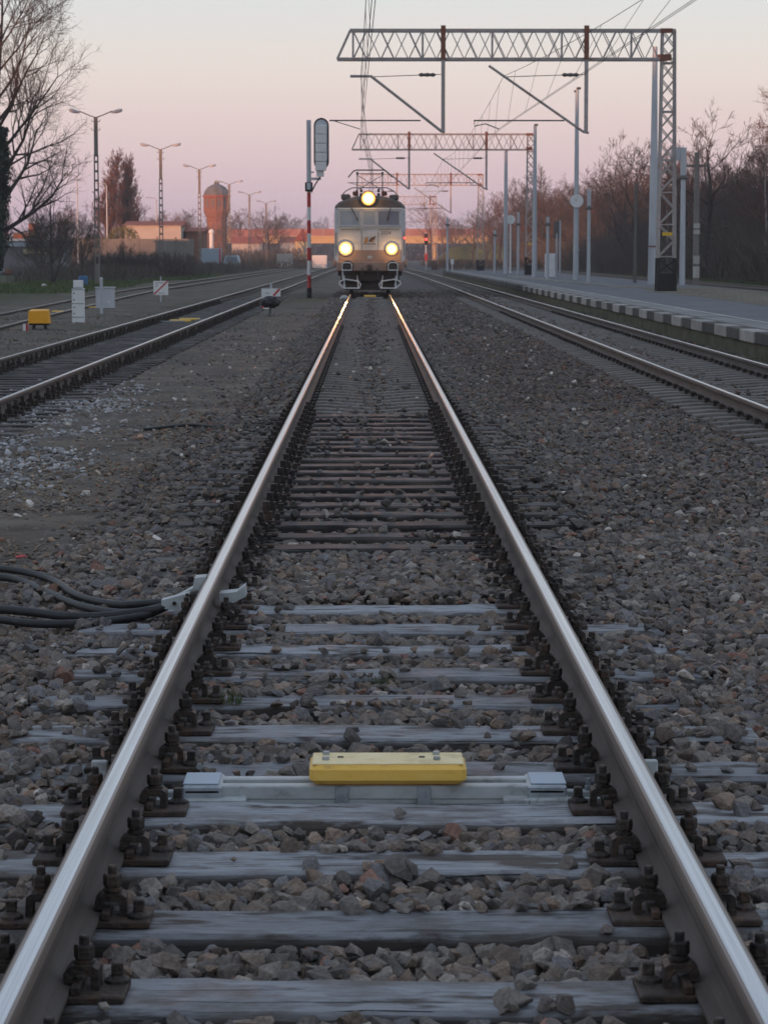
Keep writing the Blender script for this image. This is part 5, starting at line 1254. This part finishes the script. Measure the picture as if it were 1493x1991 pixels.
container((-11.8,360,-0.26), 2.2, 1.9, 'plaster_pink', 'pinkish pale container left of the signal mast')
# chimney stacks near the container, parked van
m = MB(); m.lathe([(0.26,0),(0.26,4.4),(0.34,4.45),(0.34,4.7),(0.16,4.9)],(0,0,0),12); tag(m.build('silo_pipe', M['white'], loc=(-18.9,310,-0.26)), 'white vertical tank beside the pale blue container', 'tank')
v = empty('parked_van', (-15.9,298,-0.26), 'light blue parked van right of the pale blue container', 'van')
m = MB(); m.extr([(-0.85,0.35),(-0.9,0.95),(-0.72,1.65),(-0.6,1.8),(0.6,1.8),(0.72,1.65),(0.9,0.95),(0.85,0.35)], 0, 4.2, 'y'); m.build('body', M['blue_pale'], v)
m = MB(); m.add([(-0.68,-0.02,1.0),(0.68,-0.02,1.0),(0.56,-0.02,1.6),(-0.56,-0.02,1.6)],[(0,1,2,3)]); m.build('windscreen', M['glass'], v)
for s in (-1,1):
    m = MB(); m.lathe([(0.1,-0.02),(0.1,-0.05)],(s*0.65,0,0.75),10,axis='y'); m.build('headlight', M['white'], v)
    for wy in (0.7,3.4): m = MB(); m.lathe([(0.3,s*0.72),(0.3,s*0.88),(0.18,s*0.9)],(0,wy,0.3),14,axis='x'); m.build('wheel', M['rubber'], v)

# ------------------------------------------------------------------ trees
def gen_tree(seed, H, r0, nprim=11, spread=0.9, up=0.22, counts=(6,5,4), l0=0.42, twig=0.008, lean=(0,0), base=0.25, sides=(7,5,4,3,3), droop=0.0):
    r = random.Random(seed); trunk = MB(); crown = MB()
    pts = []; p = Vector((0,0,0)); d = Vector((lean[0],lean[1],1)).normalized(); n = 10
    for i in range(n+1):
        pts.append(p.copy()); d = (d+Vector((r.uniform(-0.09,0.09),r.uniform(-0.09,0.09),0.06))).normalized(); p = p+d*(H*0.86/n)
    rad = [r0*(1.25 if i == 0 else 1)*(1-0.86*i/n) for i in range(n+1)]
    trunk.path(pts, rad, sides[0])
    def on(t):
        k = t*n; i = min(n-1,int(k)); return pts[i].lerp(pts[i+1],k-i), rad[i]+(rad[i+1]-rad[i])*(k-i)
    def branch(p, d, L_, rr, lev):
        ns = (5,4,3,2)[min(lev,3)]; q = p.copy(); P = [q.copy()]; dd = d.copy()
        for i in range(ns):
            dd = (dd+Vector((r.uniform(-1,1),r.uniform(-1,1),r.uniform(-1,1)))*(0.20+0.06*lev)+Vector((0,0,up-droop*lev))*(0.5 if lev else 0.6)).normalized()
            q = q+dd*(L_/ns); P.append(q.copy())
        crown.path(P, [max(twig*0.6, rr*(1-0.75*i/ns)) for i in range(ns+1)], sides[min(lev+1,4)], caps=False)
        if lev >= len(counts): return
        for j in range(counts[lev]):
            t = r.uniform(0.2,1.0) if j else 1.0
            k = t*ns; i = min(ns-1,int(k)); b = P[i].lerp(P[i+1],k-i); ax = (P[i+1]-P[i]).normalized()
            o = ax.orthogonal().normalized(); o.rotate(Matrix.Rotation(r.uniform(0,6.283),3,ax))
            an = r.uniform(0.35,0.95); nd = (ax*math.cos(an)+o*math.sin(an)).normalized()
            branch(b, nd, L_*r.uniform(0.45,0.68)*(1.05-0.35*t), max(twig, rr*(1-0.7*t)*0.6), lev+1)
    for j in range(nprim):
        t = base+(1-base)*(j+r.random()*0.7)/nprim; t = min(t,0.99); b, rr = on(t)
        a = j*2.4+r.uniform(-0.5,0.5); el_ = r.uniform(0.15,0.7)+t*0.5
        d = Vector((math.cos(a)*spread,math.sin(a)*spread,math.tan(min(el_,1.25)))).normalized()
        branch(b, d, H*l0*(1.12-0.62*t)*r.uniform(0.8,1.15), max(twig*2, rr*0.62), 0)
    return trunk, crown
def tree_meshes(name, mt_t, mt_c, **kw):
    t, c = gen_tree(**kw); return t.mesh(name+'_trunk', mt_t, True), c.mesh(name+'_crown', mt_c, True)
KT = {
 'oak': tree_meshes('oak', M['bark'], M['twig'], seed=21, H=10, r0=0.22, twig=0.012, counts=(6,5,4), nprim=12, spread=1.1),
 'ash': tree_meshes('ash', M['bark'], M['twig'], seed=35, H=10, r0=0.18, twig=0.012, counts=(6,5,4), nprim=12, spread=0.8, up=0.3),
 'elm': tree_meshes('elm', M['bark'], M['twig'], seed=47, H=10, r0=0.20, twig=0.012, counts=(7,5,4), nprim=11, spread=1.0, base=0.15),
 'birch': tree_meshes('birch', M['birch'], M['red_twig'], seed=58, H=10, r0=0.13, twig=0.010, counts=(6,5,4), nprim=13, spread=0.55, up=0.15, droop=0.10, l0=0.34),
 'red': tree_meshes('red', M['bark'], M['red_twig'], seed=69, H=10, r0=0.19, twig=0.014, counts=(6,6,4), nprim=12, spread=0.9),
 'poplar': tree_meshes('poplar', M['bark'], M['red_twig'], seed=73, H=10, r0=0.2, twig=0.016, counts=(7,6,4), nprim=26, spread=0.30, up=0.5, l0=0.30, base=0.08),
 'bush': tree_meshes('bush', M['bark'], M['shrub'], seed=81, H=10, r0=0.25, twig=0.02, counts=(7,6,4), nprim=18, spread=1.2, base=0.04, l0=0.55),
}
def tree(kind, loc, H, label, name='bare_tree', cat='tree', group=None, rz=None, wide=1.0):
    t = empty(name, loc, label, cat, group); t.scale = (H/10*wide,H/10*wide,H/10); t.rotation_euler = (0,0,rng.uniform(0,6.28) if rz is None else rz)
    link('trunk', KT[kind][0], t); link('crown', KT[kind][1], t); return t
# wood on the right: front row at X~24, depth behind
tr_r = random.Random(5)
G_W = 'bare trees of the wood beyond the platform'
for i in range(74):
    row = i % 3; y = 118 + (i//3)*15.5 + tr_r.uniform(-4,4); x = 25 + row*5.5 + tr_r.uniform(-1.8,1.8)
    H = tr_r.uniform(8.2,11.0) if y < 320 else tr_r.uniform(9.5,13)
    tree(tr_r.choice(['oak','ash','elm','red','elm','oak']), (x,y,-0.26), H, 'bare tree in the dark brown wood beyond the platform', group=G_W, wide=tr_r.uniform(0.95,1.25))
tree('birch', (27.0,166,-0.26), 13.6, 'tall pale birch rising highest at the right picture edge', 'birch_tree', rz=0.4)
tree('birch', (24.2,158,-0.26), 9.4, 'slender leaning birch at right edge below the tallest one', 'birch_tree', rz=2.0)
tree('birch', (23.6,205,-0.26), 10.2, 'pale birch standing behind the lattice mast', 'birch_tree', rz=1.2)
def thicket(name, boxes, n, h, mt, label, seed, th=0.02):
    r = random.Random(seed); m = MB()
    for _ in range(n):
        x0,x1,y0,y1 = r.choice(boxes); p = Vector((r.uniform(x0,x1), r.uniform(y0,y1), -0.28)); L_ = h*r.uniform(0.45,1.1)
        d = Vector((r.uniform(-0.5,0.5),r.uniform(-0.5,0.5),1)).normalized(); P = [p]
        for k_ in range(3):
            d = (d+Vector((r.uniform(-0.4,0.4),r.uniform(-0.4,0.4),r.uniform(-0.15,0.2)))).normalized(); P.append(P[-1]+d*L_/3)
        m.path(P, [th,th*0.8,th*0.55,th*0.3], 3, caps=False)
        for _k in range(3):
            b = P[r.randint(1,2)].lerp(P[3], r.random()*0.7); dd = (d+Vector((r.uniform(-1,1),r.uniform(-1,1),r.uniform(-0.3,0.6)))).normalized(); m.path([b, b+dd*L_*0.3], [th*0.5,th*0.25], 3, caps=False)
    tag(m.build(name, mt), label, 'undergrowth', kind='stuff')
thicket('undergrowth', [(22.8,27,112+i*22,136+i*22) for i in range(14)], 7000, 3.8, M['shrub'], 'tangled dry undergrowth at the foot of the right-hand wood', 4, 0.03)
thicket('undergrowth', [(27,42,112+i*22,136+i*22) for i in range(16)], 16000, 8.4, M['wood_stem'], 'dense reddish-brown interior growth of the right-hand wood', 14, 0.032)
thicket('undergrowth', [(-24,-15.5,170,200),(-22,-13.5,205,260),(-20,-12.5,240,330)], 4600, 1.15, M['shrub'], 'dry brown brush along the left verge', 24, 0.022)
thicket('undergrowth', [(-22.0,-14.5,196,212)], 1500, 2.0, M['twig'], 'dark bramble hedge behind the second lamp', 34, 0.03)
thicket('undergrowth', [(-20,-7.5,330,460),(9,22,330,460)], 2400, 1.3, M['shrub'], 'far grey brush along the tracks before the overpass', 44, 0.05)
# left-hand trees
def ivy(parent, H, r, n, seed):
    q = random.Random(seed); m = MB()
    for _ in range(n):
        z = q.uniform(0.9,H); a = q.uniform(0,6.283); rr = r*(0.75+0.5*noise.noise(Vector((math.cos(a)*1.5,math.sin(a)*1.5,z*0.7))))*q.uniform(0.7,1.15)*(0.6+0.4*min(1,z/2.5))
        c = Vector((rr*math.cos(a)+0.045*z,rr*math.sin(a),z)); nrm = Vector((math.cos(a),math.sin(a),q.uniform(-0.5,0.6))).normalized()
        u = nrm.orthogonal().normalized(); u.rotate(Matrix.Rotation(q.uniform(0,6.28),3,nrm)); v = nrm.cross(u); s_ = q.uniform(0.06,0.12)
        m.add([c-u*s_, c+v*s_*0.8+nrm*0.02, c+u*s_, c-v*s_*0.8+nrm*0.02], [(0,1,2,3)])
    return m.build('ivy', M['ivy'], parent)
bt, bc = tree_meshes('big', M['bark'], M['twig'], seed=106, H=19, r0=0.30, twig=0.009, counts=(10,7,5), nprim=24, spread=1.0, up=0.20, l0=0.36, lean=(0.03,0), base=0.15)
t = empty('ivy_tree', (-20.5,140,-0.26), 'large bare tree with ivy-clad trunk at the left edge', 'tree')
link('trunk', bt, t); link('crown', bc, t); ivy(t, 8.6, 1.0, 10000, 9)
st_t, st_c = tree_meshes('sapling', M['bark'], M['twig'], seed=113, H=6.4, r0=0.10, twig=0.012, counts=(5,4,3), nprim=11, spread=0.6, up=0.3, base=0.2)
t = empty('sapling', (-19.0,155,-0.26), 'thin dark multi-stemmed sapling between ivy tree and nearest lamp', 'tree'); link('trunk', st_t, t); link('crown', st_c, t)
b_ = link('trunk', st_t, t, (0.1,0,0)); b_.rotation_euler = (0,0.42,1.0); b_.scale = (0.8,0.8,0.6)
tree('poplar', (-36.2,360,-0.26), 15.3, 'taller reddish bare poplar, left one of the pair', 'poplar_tree', wide=1.15)
tree('poplar', (-33.6,364,-0.26), 14.2, 'greyer poplar, right one of the pair', 'poplar_tree', wide=1.15)
tree('poplar', (-34.9,368,-0.26), 15.0, 'slim poplar squeezed between the pair of poplars', 'poplar_tree', wide=0.9)
G_L = 'brown shrubs along the left verge'
for i, (x, y, H, k_) in enumerate(((-22.5,188,4.2,'bush'),(-20.4,184,3.8,'bush'),(-24.6,194,4.6,'bush'),(-18.6,196,2.4,'bush'),(-25.8,205,4.0,'bush'),(-17.0,214,1.8,'bush'),(-18.5,225,1.9,'bush'),(-16.2,236,1.6,'bush'))):
    tree(k_, (x,y,-0.26), H, 'rounded leafless brown shrub on the left verge', 'shrub', 'shrub', G_L)
yb = empty('flowering_bush', (-28.5,300,-0.26), 'yellowish budding bush in front of the poplars', 'shrub'); yb.scale = (0.42,0.42,0.42)
link('stems', KT['bush'][0], yb); link('twigs', KT['bush'][1], yb)
m = MB(); q = random.Random(8)
for _ in range(2600):
    v_ = Vector((q.gauss(0,1),q.gauss(0,1),q.gauss(0,1))).normalized()*q.uniform(0.5,1)**0.5; c_ = Vector((v_.x*5,v_.y*5,7.5+v_.z*5)); u = Vector((q.uniform(-1,1),q.uniform(-1,1),q.uniform(-1,1))).normalized(); w2 = u.orthogonal().normalized(); s_ = 0.22
    m.add([c_-u*s_, c_+w2*s_*0.6, c_+u*s_, c_-w2*s_*0.6],[(0,1,2,3)])
m.build('blossom', M['yellow_leaf'], yb)
# middle distance and far trees
G_F = 'far bare trees behind the left buildings'
for i in range(26):
    x = tr_r.uniform(-75,-9); y = tr_r.uniform(420,760) if x > -50 else tr_r.uniform(330,700)
    tree(tr_r.choice(['oak','elm','red','ash']), (x,y,-0.26), tr_r.uniform(7.5,11.5), 'far bare tree in the hazy row behind the left buildings', group=G_F, wide=1.2)
G_R = 'far trees beyond the overpass'
for i in range(30):
    x = tr_r.uniform(-90,110); y = tr_r.uniform(890,1050)
    tree(tr_r.choice(['oak','elm','red','ash']), (x,y,-0.26), tr_r.uniform(12,17), 'far bare tree rising beyond the overpass', group=G_R, wide=1.4)
tree('red', (13.5,560,-0.26), 12.0, 'reddish round tree just right of the train', wide=1.1)
tree('red', (16.5,575,-0.26), 10.5, 'reddish tree behind the farthest gantry', wide=1.1)
for i in range(16):
    tree(tr_r.choice(['oak','elm','ash']), (tr_r.uniform(18,70),tr_r.uniform(480,780),-0.26), tr_r.uniform(9,13), 'bare tree in the far row between train and platform masts', group='far bare trees right of the train', wide=1.3)

# ------------------------------------------------------------------ grass
def grass(name, areas, n, h, label, seed):
    r = random.Random(seed); m = MB()
    for _ in range(n):
        x0,x1,y0,y1,z = r.choice(areas); x, y = r.uniform(x0,x1), r.uniform(y0,y1); L_ = h*r.uniform(0.4,1.2); a = r.uniform(0,6.283); w_ = (0.008+0.05*h) if h > 0.1 else 0.0022; bx_, by_ = math.cos(a)*L_*0.45, math.sin(a)*L_*0.45
        px, py = -math.sin(a)*w_, math.cos(a)*w_
        m.add([(x-px,y-py,z),(x+px,y+py,z),(x+bx_*0.4+px*0.6,y+by_*0.4+py*0.6,z+L_*0.65),(x+bx_*0.4-px*0.6,y+by_*0.4-py*0.6,z+L_*0.65),(x+bx_,y+by_,z+L_)], [(0,1,2,3),(3,2,4)])
    tag(m.build(name, M['grass']), label, 'grass', kind='stuff')
grass('grass', [(-21,-13.3,118,150,-0.27),(-22,-14,150,185,-0.27),(-17,-12.8,185,230,-0.27)], 15000, 0.22, 'green grass verge at left beyond the outer siding', 1)
grass('grass', [(21.5,24,110,220,-0.27)], 3500, 0.25, 'green grass strip before the right-hand wood', 2)
grass('grass', [(9.9,13,60,100,PZ)], 2200, 0.07, 'short tufts on the worn earth of the platform', 3)
grass('grass', [(-3.4,-1.7,80,103,-0.22),(-6.8,-5.9,60,100,-0.22)], 2600, 0.07, 'low weeds between the left siding and the main track', 4)
grass('grass_tuft', [(-0.62,-0.50,9.36,9.44,-0.175)], 70, 0.06, 'small green tuft at the foot of the left rail', 5)
grass('grass_tuft', [(-0.03,0.09,9.90,9.96,-0.185)], 30, 0.028, 'tiny green tuft in the middle of the sleepers', 6)
grass('grass_tuft', [(0.44,0.52,7.66,7.72,-0.2)], 10, 0.07, 'few thin grass blades right of the yellow magnet', 7)

thicket('distant_wood', [(-140,140,900,960)], 5200, 9.0, M['twig'], 'hazy distant wood behind the overpass', 54, 0.14)
thicket('undergrowth', [(-50,-22,330,420),(-36,-12,430,560)], 2600, 3.2, M['shrub'], 'brown brush among the far left buildings', 64, 0.06)

# ------------------------------------------------------------------ evening haze
m = MB(); m.box((0,300,13.0), (3700,3100,30.0))
hz_m = bpy.data.materials.new('evening_haze'); hz_m.use_nodes = True; N = hz_m.node_tree; N.nodes.clear()
o_ = N.nodes.new('ShaderNodeOutputMaterial'); pv = N.nodes.new('ShaderNodeVolumePrincipled')
pv.inputs['Color'].default_value = (0.97,0.95,0.98,1); pv.inputs['Density'].default_value = 0.00032; pv.inputs['Anisotropy'].default_value = 0.3
N.links.new(pv.outputs[0], o_.inputs['Volume'])
tag(m.build('haze', hz_m), 'thin lilac evening haze over the whole yard', 'haze', kind='stuff')
